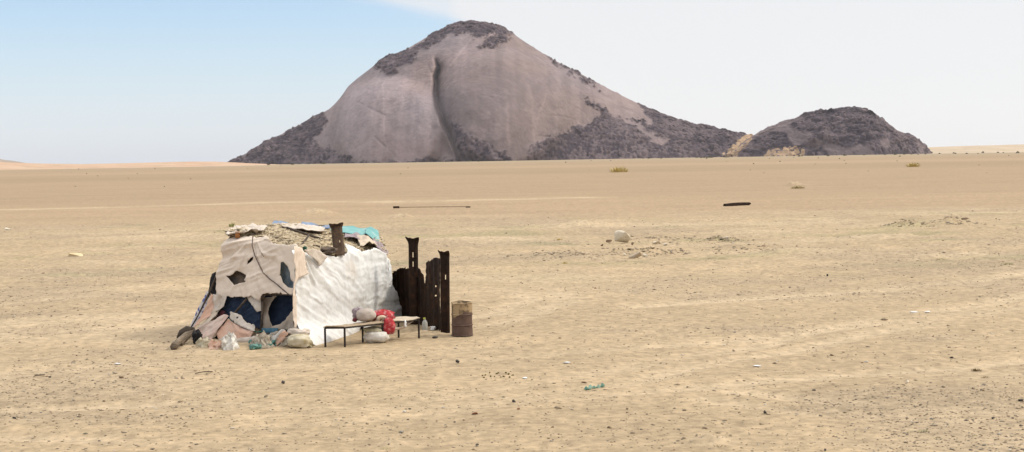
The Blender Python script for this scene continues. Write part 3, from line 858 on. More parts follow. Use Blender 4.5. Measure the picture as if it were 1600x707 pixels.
loft('roof_rag', [(583, 388, 42.3), (596, 398, 42.5), (605, 406, 42.6)], [(583, 381, 43.4), (596, 387, 43.5), (607, 400, 43.6)], 24, 8, MAUVE, hut, .06, .2, 40, label='mauve rag on the far roof corner')
loft('roof_rag', [(538, 377, 42), (553, 378, 42.2), (566, 380, 42.4)], [(540, 369, 43), (553, 370, 43.2), (563, 373, 43.4)], 20, 8, MAUVE, hut, .04, .25, 41)
Mb().tube([at(448, 356, 41.5), at(478, 366, 41.2), at(503, 374, 41.2), at(524, 381, 41.5)], .035, 7, .2).build('roof_pole', DARKWOOD, hut, True)
Mb().tube([at(482, 368, 40.5), at(476, 377, 39.8), at(470, 386, 39.0)], .03, 7, .2).build('roof_pole', DARKWOOD, hut, True)
Mb().tube([at(400, 358, 42.5), at(440, 352, 43.6), at(480, 352.5, 44.4), at(516, 354, 44.8)], .018, 7, .2).build('roof_pole', DARKWOOD, hut, True)
# green knot and dark cloth where the two walls meet
b_ = Mb()
# hidden back and far walls close the hut
back_top = [at(*p) for p in UPP]
bt = np.array(back_top) - np.array([0, 0, .03])
gb = np.array([gnd(324, 515), [-8.9, 41.8, 0], [-8.6, 44.6, 0], [-7.2, 46.4, 0], [-5.6, 46.8, 0], [-4.4, 46.4, 0], [-3.75, 44.6, 0]])
rows = []
for t in np.linspace(0, 1, 12):
    rows.append(gb * (1 - t) + bt * t)
BV = np.stack(rows, 1)
obj('back_wall', BV.reshape(-1, 3), grid_faces(7, 12), CREAM, hut, solid=.01)

# ------------------------------------------------------------------ lumps: sacks, bundles, stones
def lump_mesh(size, seed, rough=.12, nscale=1.6, e=.8, crease=.0, flat=True, nu=40, nv=22, facet=False):
    u = np.linspace(0, 2 * PI, nu, endpoint=False); v = np.linspace(-PI / 2, PI / 2, nv)
    Uu, Vv = np.meshgrid(u, v, indexing='ij')
    sg = lambda a: np.sign(a) * np.abs(a) ** e
    x = sg(np.cos(Vv)) * sg(np.cos(Uu)); y = sg(np.cos(Vv)) * sg(np.sin(Uu)); z = sg(np.sin(Vv))
    if facet:
        W = worley(np.arctan2(y, x) * 1.3 + 20, z * 1.6 + 20, seed)
        k = 1 + rough * (W[2] - .5) * 2 + rough * .6 * fbm(x * nscale, y * nscale, z * nscale, 3, seed)
    else:
        k = 1 + rough * fbm(x * nscale + 7, y * nscale, z * nscale, 3, seed) + crease * ridge(np.arctan2(y, x) * 2.2 + z, z * 2.5 + x, 2, seed + 3)
    P = np.stack([x * k * size[0] / 2, y * k * size[1] / 2, z * k * size[2] / 2 + size[2] / 2], -1)
    if flat: P[..., 2] = np.maximum(P[..., 2], size[2] * .08 * 0 - .02)
    return P.reshape(-1, 3), grid_faces(nu, nv, True)


def rot2(V, a, tilt=0.0):
    c, s = math.cos(tilt), math.sin(tilt)
    x, z = V[:, 0] * c - V[:, 2] * s, V[:, 0] * s + V[:, 2] * c
    V = np.stack([x, V[:, 1], z], -1)
    c, s = math.cos(a), math.sin(a)
    return np.stack([V[:, 0] * c - V[:, 1] * s, V[:, 0] * s + V[:, 1] * c, V[:, 2]], -1)


def lump(name, label, cat, px, py, wpx, hpx, dep, mat, seed, base=None, ang=0.0, tilt=0.0, group=None, parent=None, smooth=True, sink=.0, dY=0.0, **kw):
    """a sack, bundle or stone: px,py = middle of its foot, wpx,hpx = its size in the photograph, dep = depth in metres"""
    p = g3(px, py) if base is None else np.asarray(base, float)
    s = p[1] / F_PX
    V, Fc = lump_mesh((wpx * s, dep, hpx * s), seed, **kw)
    V = rot2(V, ang, tilt) + p + np.array([0, dY, -sink])
    o = obj(name, V, Fc, mat, parent, smooth, origin=None if parent else p)
    if parent is None: tag(o, label, cat, group)
    elif label: o['label'] = label
    return o


sk = thing('plastic_sack', 'yellowed plastic sack stuffed full on the sand at the hut corner', 'sack', g3(469, 541))
lump('sack_body', None, None, 468, 543, 34, 20, .5, SACK, 51, parent=sk, e=.65, rough=.16, crease=.10, ang=.1)
lump('sack_neck', None, None, 487, 543, 9, 14, .2, SACK, 52, parent=sk, e=.8, rough=.3, crease=.2, tilt=.5)
lump('folded_sack', 'flat beige folded sack lying on top of the yellowed sack', 'sack', 466, 524, 30, 11, .5, PALE, 53, base=at(465, 524.5, 37.45), e=.6, rough=.2, crease=.12, ang=-.15, tilt=-.1)
def rag(name, label, cat, px, py, wpx, hpx, dep, mat, seed, parent=None, ang=0.0):
    """a crumpled cloth dropped on the sand"""
    p = g3(px, py); sc = p[1] / F_PX
    p = p + np.array([0, dep * .4, 0])
    nr, na = 26, 64
    rr = np.linspace(0, 1, nr); aa = np.linspace(0, 2 * PI, na, endpoint=False)
    A, Rr = np.meshgrid(aa, rr, indexing='ij')
    out = 1 + .32 * vn(np.cos(A) * 1.8 + 4, np.sin(A) * 1.8, 0, seed) + .12 * vn(np.cos(A) * 6, np.sin(A) * 6, 0, seed + 1)
    X = Rr * np.cos(A) * out * wpx * sc / 2; Yy = Rr * np.sin(A) * out * dep / 2
    hh = np.clip(1 - Rr ** 2.5, 0, 1) ** .8
    cr = .55 * ridge(X / .16 + seed, Yy / .16, 3, seed + 2) + .5 * fbm(X / .22, Yy / .22, 0, 3, seed + 3)
    Z = hpx * sc * hh * np.clip(.62 + cr * .75, .12, 1.25) - .015 + .025 * (1 - hh) * ridge(A * 2.2, Rr, 1, seed + 5)
    V = np.stack([X + .05 * fbm(X / .1, Yy / .1, Z / .1, 2, seed + 7), Yy + .04 * fbm(X / .1 + 3, Yy / .1, Z / .1, 2, seed + 8), Z], -1).reshape(-1, 3)
    V = rot2(V, ang) + p
    o = obj(name, V, grid_faces(na, nr, True), mat, parent, True, origin=None if parent else p)
    return tag(o, label, cat) if parent is None else o


rag('white_rag', 'crumpled white plastic rag at the foot of the peach sheets', 'rag', 356, 545, 32, 30, .5, SACKW, 54)
rag('tan_rag', 'crumpled tan rag on the sand beside the dark timber', 'rag', 317, 543, 26, 19, .4, SACK, 55)
rag('pink_rag', 'small crumpled pink rag between tan and white rags', 'rag', 336, 544, 25, 20, .4, PEACH, 56)
rag('grey_rag_heap', 'heap of dusty grey rags before the doorway', 'rags', 405, 543, 36, 27, .6, GREYRAG, 57)
rag('black_rag', 'black rag heaped between the doorway and the sacks', 'rag', 449, 536, 18, 30, .4, BLACK, 58)
ph = thing('striped_cloth_heap', 'heap of white and pink striped clothes below the doorway', 'clothes', g3(433, 540))
for mt, ol, of in [(PALE, [(408, 540), (420, 526), (432, 517), (438, 520), (430, 532), (420, 542)], .34), (SACKW, [(417, 538), (428, 524), (441, 515), (446, 517), (437, 529), (427, 541)], .40),
                   (PEACH, [(425, 540), (436, 527), (446, 517), (450, 521), (442, 533), (433, 541)], .45), (GREYRAG, [(433, 543), (443, 531), (451, 524), (455, 530), (448, 540)], .42)]:
    cloth('garment', ol, LP, of, mt, ph, folds(.85, .12, .09, int(of * 100)), rag=.015)
nt_ = Mb()
for k in range(7):
    pts = []
    for q in range(12):
        x = 391 + 60 * q / 11 + random.uniform(-2, 2)
        y = 541 + 4 * math.sin(q * .5 + k) * (1 - q / 16) - 10 * (q / 11) ** 1.5 + random.uniform(-1.5, 1.5) + 2
        p = g3(x, y); p[2] += random.uniform(.02, .12)
        pts.append(p)
    nt_.tube(pts, [random.uniform(.02, .05) for _ in pts], 6, .3)
gn = nt_.build('green_net', NET, None, True)
tag(gn, 'tangled teal green netting on the sand in front of the rag heap', 'net')

# timber at the left foot of the hut
def log(name, label, pts, r, mat, wob=.2, cat='log'):
    o = Mb().tube(pts, r, 10, wob).build(name, mat, None, True)
    tag(o, label, cat)


p0, p1 = g3(271, 547), at(303, 518, 38.9)
p0[2] += .08
log('weathered_log', 'grey weathered log with broken end lying against the hut', [p0, p0 * .75 + p1 * .25 + [0, 0, .03], p0 * .4 + p1 * .6 + [0, 0, .06], p1], [.10, .085, .075, .05], WOOD, .15)
p0, p1 = g3(283, 541), at(306, 519, 38.9); p0[2] += .06
log('forked_branch', 'thin forked branch lying just right of the weathered log', [p0, (p0 + p1) / 2 + [0, 0, .05], p1], [.05, .055, .04], WOOD)
pr = np.array([at(278, 529, 39.3), at(284, 521, 39.3), at(293, 516, 39.3), at(302, 515, 39.2)])
log('curved_board', 'dark curved board behind the weathered log', pr, [.05, .10, .12, .07], DARKWOOD, .1, 'board')
lump('black_cloth_lump', 'black cloth lump where the logs meet the hut', 'cloth', 309, 537, 13, 20, .3, BLACK, 60, e=.9, rough=.3, crease=.2)

# ------------------------------------------------------------------ steel sleepers and rusty sheets
def sleeper(name, label, base, top, wdir, ndir, w, mat, holes=(), flare0=.25, flare1=.35, lip=.06, rise=.03, dep=.075, thick=.012, cat='sleeper', bend=0.0, arch=0.0):
    """pressed steel railway sleeper: a trough that flares at its ends"""
    base, top = np.asarray(base, float), np.asarray(top, float)
    ax = top - base; L_ = np.linalg.norm(ax); ax /= L_
    w_ = np.asarray(wdir, float); w_ = w_ - ax * (w_ @ ax); w_ /= np.linalg.norm(w_)
    n_ = np.asarray(ndir, float); n_ = n_ - ax * (n_ @ ax) - w_ * (n_ @ w_); n_ /= np.linalg.norm(n_)
    nx, nl = 19, 90
    a = np.linspace(-1, 1, nx); l = np.linspace(0, 1, nl)
    A, Lm = np.meshgrid(a, l, indexing='ij')
    fl = 1 + flare1 * sstep(.90, 1.0, Lm) ** 1.5 + flare0 * sstep(.10, .0, Lm) ** 1.5
    x = A * w / 2 * fl
    web = np.abs(A)
    d = -dep * sstep(.62, 1.0, web) * (1 - .6 * sstep(.93, 1.0, Lm)) 
    d = d + lip * sstep(.94, 1, Lm) ** 2 + bend * (Lm - .5) ** 2 + arch * np.sin(PI * Lm)
    zz = Lm * L_ + rise * (np.abs(A) ** 2) * sstep(.9, 1, Lm) + .012 * vn(A * 4, 3.3, 0, 5) * sstep(.97, 1, Lm)
    V = base + x[..., None] * w_ + zz[..., None] * ax + d[..., None] * n_
    Fc = grid_faces(nx, nl)
    ca = (A[:-1, :-1] + A[1:, 1:]) / 2; cl = (Lm[:-1, :-1] + Lm[1:, 1:]) / 2
    keep = np.ones(ca.shape, bool)
    for ha, hl, hw, hh in holes:
        keep &= ~((np.abs(ca - ha) < hw) & (np.abs(cl - hl) < hh))
    o = obj(name, V.reshape(-1, 3), Fc[keep.ravel()], mat, None, True, origin=base, solid=thick)
    return tag(o, label, cat)


def sheet(name, label, out_px, plane, mat, seed, holes=(), cat='panel'):
    f = lambda S, T, lo, hi: .03 * fbm(S / .4, T / .9, 0, 3, seed) + .02 * np.sin(S * 14)
    o = cloth(name, out_px, plane, 0, mat, None, f, holes, step=.03, rag=.016, seed=seed, solid=.014)
    return tag(o, label, cat)


q0, q1 = gnd(612, 494), gnd(701, 522)
WP = Plane(q0, q1 - q0, np.array([0, 0, 1.0]))
WP2 = Plane(q0 + np.array([.02, .12, 0]), q1 - q0, np.array([0, 0, 1.0]))
wd = WP.es
sheet('rusty_sheet', 'blackened rusty sheet with rounded top standing behind the tallest sleeper', [(613, 440), (615, 426), (621, 421), (632, 419), (640, 420), (653, 419), (658, 420), (660, 428), (664, 432), (665, 442), (670, 448), (671, 516), (640, 508), (612, 504)], WP2, RUST, 71,
      [[(655, 462), (657, 462), (657, 464.5), (655, 464.5)]])
sheet('rusty_sheet', 'rusty brown sheet with torn jagged top beside the right sleeper', [(665, 412), (667, 409), (673, 407), (678, 404), (682, 403), (684, 406), (688, 404), (690, 518), (673, 514), (668, 506), (666, 486), (667, 470), (665, 440)], WP, RUST, 73,
      [[(680, 446), (682, 446), (682, 449), (680, 449)], [(680, 461), (682, 461), (682, 463.5), (680, 463.5)], [(669.5, 477), (671, 477), (671, 481), (669.5, 481)], [(670.5, 483), (672.5, 485), (672, 489), (670.5, 487)]])
wd = np.array([.96, -.28, 0]); nd = np.array([-.28, -.96, 0])
pb = WP.pt(645.5, 514, .16); ptp = WP.pt(644.3, 372, .20)
sleeper('steel_sleeper', 'tallest dark rusty steel sleeper standing upright, flared top with two holes', pb, ptp, wd, nd, .29, RUST,
        [(0.1, .815, .12, .028), (0.08, .715, .12, .028)], flare0=.0, flare1=.5, lip=.05)
pb = WP.pt(694.5, 523, .08); ptp = WP.pt(693.5, 393, .10)
sleeper('steel_sleeper', 'shorter dark rusty steel sleeper standing upright beside the oil drum', pb, ptp, wd, nd, .27, RUST, [(.35, .69, .1, .025)], flare0=0, flare1=.22, lip=.07)
# piece of sleeper standing on the roof edge
pb, ptp = at(530.5, 400, 39.75), at(525.5, 352, 40.0)
sleeper('sleeper_piece', 'short bent piece of brown rusty steel sleeper resting on the straw roof', pb, ptp, [1, .1, 0], [-.25, -1, .1], .30, RUSTB, [(.35, .47, .1, .04)], flare0=-.1, flare1=.35, lip=.08, bend=.25, dep=.10, thick=.02)
lump('dark_rag', 'dark brown rag under the sleeper piece on the roof edge', 'rag', 514, 398, 24, 12, .35, BROWNGREY, 75, base=at(513, 398, 39.4), e=.9, rough=.3, crease=.2)
lump('green_rag', 'small dark green rag knotted at the front roof corner', 'rag', 476, 394, 6, 9, .15, pm('green_rag', (.012, .05, .032), (.02, .08, .05)), 76, base=at(476.5, 394.5, 38.15), e=.9, rough=.35)
lump('roof_stone', 'brown rounded stone lying on the far edge of the roof', 'stone', 430, 360, 13, 8, .3, STONE_T, 77, base=at(429.5, 362, 42.0), e=.85, rough=.12)
cn = Mb().tube([at(371, 372, 39.85), at(371.5, 363, 39.9)], [.07, .075], 14).build('rusty_can', pm('orange_rust', (.26, .10, .03), (.33, .15, .06)), None, True)
tag(cn, 'small orange rusty can on the left roof edge', 'can')
lump('black_rag', 'black rag lying along the top of the turquoise tarp', 'rag', 556, 362, 12, 4, .3, BLACK, 78, base=at(556, 362.5, 44.9), e=.9, rough=.4)

# lying sleeper far off, lying rail
p0, p1 = g3(1132, 322.5), g3(1171, 321)
sleeper('lying_sleeper', 'black steel sleeper lying alone on the sand in the distance', p0 + [0, 0, .20], p1 + [0, 0, .26], [0, 1, .0], [0, 0, 1], .34, RUST, flare0=.2, flare1=.2, lip=-.03, dep=.26, thick=.06, arch=.05)
p0, p1 = g3(615, 326), g3(735, 325)
rl = thing('long_pole', 'very long thin metal pole lying flat on the far sand', 'pole', p0)
dx = (p1 - p0)
Mb().bar(p0 + dx * .02 + [0, 0, .12], p1 + [0, 0, .13], .05, .055).build('shaft', RUSTB, rl)
Mb().box(p0 + dx * .035 + [0, 0, .13], dx * .04, np.array([0, .12, 0]), np.array([0, 0, .10])).build('end_block', RUST, rl)
Mb().box(p1 - dx * .03 + [0, 0, .10], dx * .03, np.array([0, .08, 0]), np.array([0, 0, .06])).build('end_plate', RUST, rl)

# ------------------------------------------------------------------ oil drum
def drum_material():
    m = bpy.data.materials.new('rusty_drum_paint'); m.use_nodes = True
    nt = m.node_tree; P = nt.nodes['Principled BSDF']; L = nt.links.new
    P.inputs['Roughness'].default_value = .65; P.inputs['Specular IOR Level'].default_value = .2
    tc = node(nt, 'ShaderNodeTexCoord'); sp = node(nt, 'ShaderNodeSeparateXYZ'); L(tc.outputs['Object'], sp.inputs[0])
    n = node(nt, 'ShaderNodeTexNoise'); n.inputs['Scale'].default_value = 3.2; n.inputs['Detail'].default_value = 6; L(tc.outputs['Object'], n.inputs['Vector'])
    ad = node(nt, 'ShaderNodeMath', operation='MULTIPLY_ADD'); L(n.outputs['Fac'], ad.inputs[0]); ad.inputs[1].default_value = .75; L(sp.outputs['Z'], ad.inputs[2])
    # tan old paint left on the upper left of the drum
    ax = node(nt, 'ShaderNodeMath', operation='MULTIPLY_ADD'); L(sp.outputs['X'], ax.inputs[0]); ax.inputs[1].default_value = -.25; L(ad.outputs[0], ax.inputs[2])
    r = node(nt, 'ShaderNodeMapRange'); r.inputs['From Min'].default_value = .985; r.inputs['From Max'].default_value = 1.035; L(ax.outputs[0], r.inputs['Value'])
    n2 = node(nt, 'ShaderNodeTexNoise'); n2.inputs['Scale'].default_value = 5; n2.inputs['Detail'].default_value = 6; L(tc.outputs['Object'], n2.inputs['Vector'])
    r2 = node(nt, 'ShaderNodeMapRange'); r2.inputs['From Min'].default_value = .35; r2.inputs['From Max'].default_value = .7; L(n2.outputs['Fac'], r2.inputs['Value'])
    a = node(nt, 'ShaderNodeMix', data_type='RGBA'); a.inputs[6].default_value = (.085, .05, .036, 1); a.inputs[7].default_value = (.125, .08, .06, 1); L(r2.outputs[0], a.inputs[0])
    t = node(nt, 'ShaderNodeMix', data_type='RGBA'); t.inputs[6].default_value = (.33, .235, .13, 1); t.inputs[7].default_value = (.12, .08, .045, 1)
    r3 = node(nt, 'ShaderNodeMapRange'); r3.inputs['From Min'].default_value = .5; r3.inputs['From Max'].default_value = .62; L(n2.outputs['Fac'], r3.inputs['Value']); L(r3.outputs[0], t.inputs[0])
    x = node(nt, 'ShaderNodeMix', data_type='RGBA'); L(r.outputs[0], x.inputs[0]); L(a.outputs[2], x.inputs[6]); L(t.outputs[2], x.inputs[7])
    L(x.outputs[2], P.inputs['Base Color'])
    return m


DRUM = drum_material()
dp = g3(722.5, 525)
dr = thing('oil_drum', 'open rusty brown oil drum with tan patches standing on the sand', 'oil drum', dp)
Rd, Hd = .288, .93


def lathe(prof, n, c, wob=0.0, seed=0):
    th = np.linspace(0, 2 * PI, n, endpoint=False)
    V = []
    for r, z in prof:
        k = 1 + wob * vn(np.cos(th) * 1.5 + 5, np.sin(th) * 1.5 + 5, z * 2.5, seed)
        zz = z + (wob * .6 * vn(np.cos(th) * 3 + 9, np.sin(th) * 3, 0, seed + 1) if z > Hd * .97 else 0)
        V.append(np.stack([np.cos(th) * r * k, np.sin(th) * r * k, np.full(n, 1.0) * zz], -1))
    V = np.stack(V, 1).reshape(-1, 3) + c
    return V, grid_faces(n, len(prof), True)


pr = [(.0, .02), (Rd - .005, .02), (Rd, .05)]
for k in range(30): pr.append((Rd - .002, .05 + (Hd - .06) * (k + 1) / 31))
pr += [(Rd, Hd - .005)]
pr += [(Rd - .02, Hd - .01), (Rd - .025, Hd - .25), (0, Hd - .27)]
V, Fc = lathe(pr, 48, dp, .035, 5)
obj('drum_body', V, Fc, DRUM, dr)
for zc in (.31, .60):
    V, Fc = lathe([(Rd - .01, zc - .022), (Rd + .011, zc - .012), (Rd + .016, zc), (Rd + .011, zc + .012), (Rd - .01, zc + .022)], 48, dp, .035, 5)
    obj('rolling_hoop', V, Fc, DRUM, dr)
for zc in (.03, Hd - .01):
    V, Fc = lathe([(Rd - .012, zc - .014), (Rd + .010, zc - .012), (Rd + .013, zc), (Rd + .008, zc + .013), (Rd - .012, zc + .014)], 48, dp, .035, 5)
    obj('drum_rim', V, Fc, DRUM, dr)

# ------------------------------------------------------------------ bench
cA, cB, cC, cD = g3(508.4, 542.7), g3(539, 542.7), g3(654.7, 529), g3(623, 528)
hb = .50
bench = thing('metal_bench', 'long low six legged steel bench topped with beige mats beside the white tarp', 'bench', (cA + cB + cC + cD) / 4)
mBC, mAD = (cB + cC) / 2, (cA + cD) / 2
top = lambda p, h=hb: np.array([p[0], p[1], h + .01])
for p in (cA, cB, mBC, mAD, cC, cD):
    Mb().bar([p[0], p[1], p[2] - .03], [p[0], p[1], hb], .042).build('leg', DARKST, bench)
fr = Mb()
for a, b in ((cA, cB), (cB, cC), (cC, cD), (cD, cA), (mBC, mAD)): fr.bar(top(a), top(b), .04, .045)
fr.build('frame', DARKST, bench)


def mat_quad(name, a, b, c, d, mat, z, th, amp, seed, out=.04):
    n, m = 40, 14
    s, t = np.meshgrid(np.linspace(-out / 2, 1 + out / 2, n), np.linspace(-out, 1 + out, m), indexing='ij')
    P = ((1 - s)[..., None] * ((1 - t)[..., None] * a + t[..., None] * d) + s[..., None] * ((1 - t)[..., None] * b + t[..., None] * c))
    P[..., 2] = z + amp * fbm(P[..., 0] / .2, P[..., 1] / .2, 0, 3, seed) - .03 * sstep(.4, .52, np.abs(t - .5)) - .02 * np.sin(PI * np.clip(s, 0, 1))
    return obj(name, P.reshape(-1, 3), grid_faces(n, m), mat, bench, solid=th)


mat_quad('straw_mat', cA, cA * .45 + cD * .55, cB * .45 + cC * .55, cB, MAT, hb + .06, .025, .02, 5)
mat_quad('pale_mat', cA * .36 + cD * .64, cD, cC, cB * .36 + cC * .64, pm('pale_mat', (.42, .345, .25), (.48, .405, .30), scale=9), hb + .075, .025, .015, 6)
sl = np.array([cB * (1 - k) + cC * k for k in np.linspace(.5, .93, 9)])
sg = Mb()
sl[:, 2] = hb - .02 - .16 * np.sin(np.linspace(0, PI, 9)) ** 1.2
sl[:, :2] += np.array([-.03, .06])
sg.tube(sl, [.03, .045, .05, .05, .045, .04, .035, .03, .02], 8, .2).build('hanging_cloth', BEIGE, bench, True)
wr_ = top(cB * .2 + cC * .8) + np.array([.02, -.04, 0])
Mb().tube([wr_ + [0, 0, .05], wr_ + [.01, 0, -.03], wr_ + [.0, 0, -.09], wr_ + [.02, 0, -.15]], [.015, .03, .028, .04], 7, .3).build('white_tie', WPLASTIC, bench, True)
# what lies on it
zb = hb + .075


def on_bench(px, py):
    p = gnd(px, py, zb); return p


bb = thing('cloth_bundle', 'round grey beige cloth bundle on the bench against the white tarp', 'bundle', on_bench(572, 502))
lump('bundle_body', None, None, 0, 0, 31, 20, .42, BUNDLE, 81, base=on_bench(572, 502.5), parent=bb, e=.9, rough=.08, crease=.05, ang=.3)
lump('bundle_wrap', 'mauve cloth tucked behind the bundle', None, 0, 0, 20, 19, .35, MAUVE, 82, base=on_bench(560, 501) + [0, .12, 0], parent=bb, e=.9, rough=.2, crease=.12)
lump('bundle_tie', 'dark red cloth end', None, 0, 0, 7, 6, .12, pm('dark_red', (.10, .015, .015), (.15, .03, .03)), 83, base=on_bench(554.5, 503) + [0, -.05, 0], parent=bb, e=.9, rough=.2)
rb = thing('red_blanket', 'rolled red blanket with white pattern hanging over the bench edge', 'blanket', on_bench(600, 505))
lump('blanket_roll', None, None, 0, 0, 35, 18, .38, RED, 84, base=at(599.5, 503, 38.35), parent=rb, e=.8, rough=.16, crease=.20, ang=.6, nscale=1.6)
pe = at(607.5, 509, 38.02)
V, Fc = lump_mesh((.31, .17, .40), 85, rough=.16, crease=.2, e=.75, nscale=1.6)
obj('blanket_fall', rot2(V, .5) + pe + [0, 0, -.22], Fc, RED, rb)
sp = []
c0 = at(595, 501, 38.0)
ex = np.array([.78, .62, 0]); 
for k in range(26):
    t = k / 25; a = 3.9 * PI * t + .6; r_ = .135 * (1 - .72 * t)
    sp.append(c0 + ex * r_ * 1.15 * math.cos(a) + np.array([0, 0, 1]) * r_ * .8 * math.sin(a) + np.array([.62, -.78, 0]) * (.02 - .03 * t))
Mb().tube(sp, np.linspace(.045, .028, 26), 7, .12).build('blanket_lining', LINING, rb, True)
# sacks under the bench
lump('white_sack', 'white full sack on the sand under the bench', 'sack', 587, 537, 38, 19, .45, SACKW, 87, e=.75, rough=.12, crease=.10, dY=.2)
lump('khaki_sack', 'flat khaki sack on top of the white sack under the bench', 'sack', 582, 525, 30, 10, .35, SACKG, 88, base=g3(582, 537) + [0, .22, .25], e=.8, rough=.16, crease=.12)

# bottle
bp = g3(664, 518)
bo = thing('plastic_bottle', 'cloudy plastic bottle with yellow cap before the rusty sheets', 'bottle', bp)
V, Fc = lathe([(0, .0), (.07, .005), (.08, .03), (.078, .12), (.082, .14), (.078, .16), (.08, .22), (.07, .27), (.04, .315), (.026, .335), (.026, .35), (0, .35)], 24, bp, .02, 3)
obj('bottle_body', V, Fc, BOTTLE, bo)
V, Fc = lathe([(0, .345), (.034, .345), (.034, .385), (0, .388)], 16, bp + np.array([-.01, 0, 0]))
obj('cap', V, Fc, CAP, bo)
lump('white_scrap', 'small white plastic scrap on sand at the foot of the rusty sheets', 'scrap', 677, 516, 9, 6, .12, WPLASTIC, 90, e=.9, rough=.4)
lump('dark_stone', 'flat dark stone in front of the bottle near the drum', 'stone', 680, 529, 9, 3.5, .1, STONE_D, 91, e=.9, rough=.2, smooth=False, facet=True, nu=14, nv=9)

# ------------------------------------------------------------------ boulders and stones
def hull_rock(size, seed, n=16):
    rg = random.Random(seed); bm_ = bmesh.new()
    for _ in range(n):
        d = np.array([rg.gauss(0, 1) for _ in range(3)]); d /= np.linalg.norm(d); d = np.sign(d) * np.abs(d) ** .8 * rg.uniform(.8, 1.1)
        bm_.verts.new((d[0] * size[0] / 2, d[1] * size[1] / 2, max(d[2], -.75) * size[2] / 2 + size[2] * .38))
    h = bmesh.ops.convex_hull(bm_, input=bm_.verts)
    bmesh.ops.delete(bm_, geom=list(set(g for g in h['geom_interior'] if isinstance(g, bmesh.types.BMVert))), context='VERTS')
    bmesh.ops.bevel(bm_, geom=list(bm_.edges), offset=min(size) * .035, segments=1, affect='EDGES', profile=.5)
    bmesh.ops.subdivide_edges(bm_, edges=list(bm_.edges), cuts=1, use_grid_fill=True)
    bm_.verts.index_update()
    V = np.array([v.co[:] for v in bm_.verts]); F = [tuple(v.index for v in f.verts) for f in bm_.faces]
    bm_.free()
    V = V + .018 * min(size) * np.stack([fbm(V[:, 0] / size[0] * 5 + q * 7, V[:, 1] / size[1] * 5, V[:, 2] / size[2] * 5, 2, seed) for q in range(3)], -1) * 2
    return V, F


def boulder(name, label, px, py, w, h, dep, mat, seed, tilt=0.0, ang=0.0, group=None, cat='stone', e=.65, rough=.2):
    p = g3(px, py); sc = p[1] / F_PX
    V, Fc = hull_rock((w * sc, dep, h * sc * 1.15), seed, 11)
    V = rot2(V, ang, tilt) + p
    return tag(obj(name, V, Fc, mat, None, False, origin=p), label, cat, group)


boulder('pale_boulder', 'largest pale whitish boulder standing on the sand', 968, 381, 31, 22, .8, STONE_W, 101, tilt=-.3)
boulder('stone_slab', 'brown wedge shaped stone slab in front of the pale boulder', 994, 403, 24, 10, .5, STONE_T, 102, tilt=.3)
boulder('stone_slab', 'small tilted pale slab right of the pale boulder', 1026, 382, 16, 7, .4, STONE_W, 103, tilt=.3)
boulder('stone_slab', 'grey slab leaning beside the brown wedge stone', 1006, 403, 12, 6, .3, STONE_W, 104, tilt=-.4)
boulder('pale_stone', 'small pale stone just left of the brown wedge stone', 976, 399, 9, 5, .3, STONE_W, 131)
boulder('pale_stone', 'pale flat stone furthest right in the boulder cluster', 1040, 386, 9, 4, .3, STONE_W, 132)
boulder('dark_stone', 'little dark pointed stone between pale boulder and brown wedge', 989, 384, 6, 5, .2, STONE_B, 105)
boulder('dark_stone', 'dark stone at the left foot of the pale boulder', 941, 386, 6, 4, .2, STONE_B, 106)
boulder('dark_stone', 'low brown stone touching the pale boulder on its left', 952, 380, 14, 5, .3, STONE_B, 107)
boulder('tan_stone', 'cream coloured flat stone alone on sand left of the hut', 118, 400, 27, 7, .8, pm('cream_stone', (.60, .45, .24), (.66, .53, .34), c3=(.25, .15, .06), s3=2), 108)
boulder('white_stone', 'small white stone at the far left edge of the sand', 12, 360, 11, 5, .5, STONE_W, 109)
boulder('tan_stone', 'pale stone low on the sand above the boulder field', 1136, 371, 9, 5, .4, STONE_W, 110)
boulder('dark_stone', 'brown stone on the right side of the low gravel mounds', 1508, 348, 13, 4, .5, STONE_B, 111)
boulder('dark_stone', 'upright dark little stone on open sand under the gravel mounds', 1293, 432, 4, 4, .15, STONE_D, 112)
boulder('round_stone', 'round dark grey stone alone on the sand below the sacks', 442, 600, 7.5, 5.5, .12, STONE_D, 113, e=.95, rough=.08)
boulder('dark_stone', 'dark stone standing on sand below the oil drum', 715, 568, 7.5, 6.5, .12, STONE_D, 114)
boulder('brown_stone', 'brown stone alone on the sand below the weathered log', 190, 591, 9, 4, .12, STONE_B, 115)
boulder('dark_stone', 'dark thin stone by a pale twig at the left', 79, 590, 7, 3, .1, STONE_D, 116)
boulder('dark_stone', 'dark flat stone in the lower left corner gravel', 21, 655, 10, 3.5, .12, STONE_D, 117)
boulder('brown_stone', 'brown and orange flat stone on the foreground sand below the drum', 743, 648, 12, 4, .12, STONE_R, 118)
boulder('dark_stone', 'black stone in the bottom middle right of the green sprig', 746, 698, 6, 5, .1, STONE_D, 119)
boulder('dark_stone', 'dark stone on sand right of the dung trail', 803, 629, 8, 5, .1, STONE_D, 120)
boulder('brown_stone', 'rust brown stone on open sand left of the brown weed', 1300, 556, 8, 3.5, .12, STONE_B, 121)
boulder('dark_stone', 'black flat stone above the brown weed at the right', 1487, 560, 7, 4, .12, STONE_D, 122)
boulder('pale_stone', 'small whitish stone left of the brown weed', 1417, 598, 7, 5, .12, STONE_W, 123)
boulder('dark_stone', 'dark brown stone at the right edge low down', 1552, 655, 6, 4, .1, STONE_D, 124)
boulder('dark_stone', 'dark stone near the right border of the sand', 1595, 627, 9, 4, .12, STONE_D, 125)
boulder('brown_stone', 'low brown stone below the turquoise strip', 952, 669, 11, 4, .12, STONE_B, 126, tilt=-.2)
boulder('dark_stone', 'dark stone beside the bottom right sprigs', 1289, 705, 6, 4, .1, STONE_D, 127)
boulder('dark_stone', 'dark grey stone by the sand hummock in the foreground', 1196, 647, 8, 6, .12, STONE_D, 128)

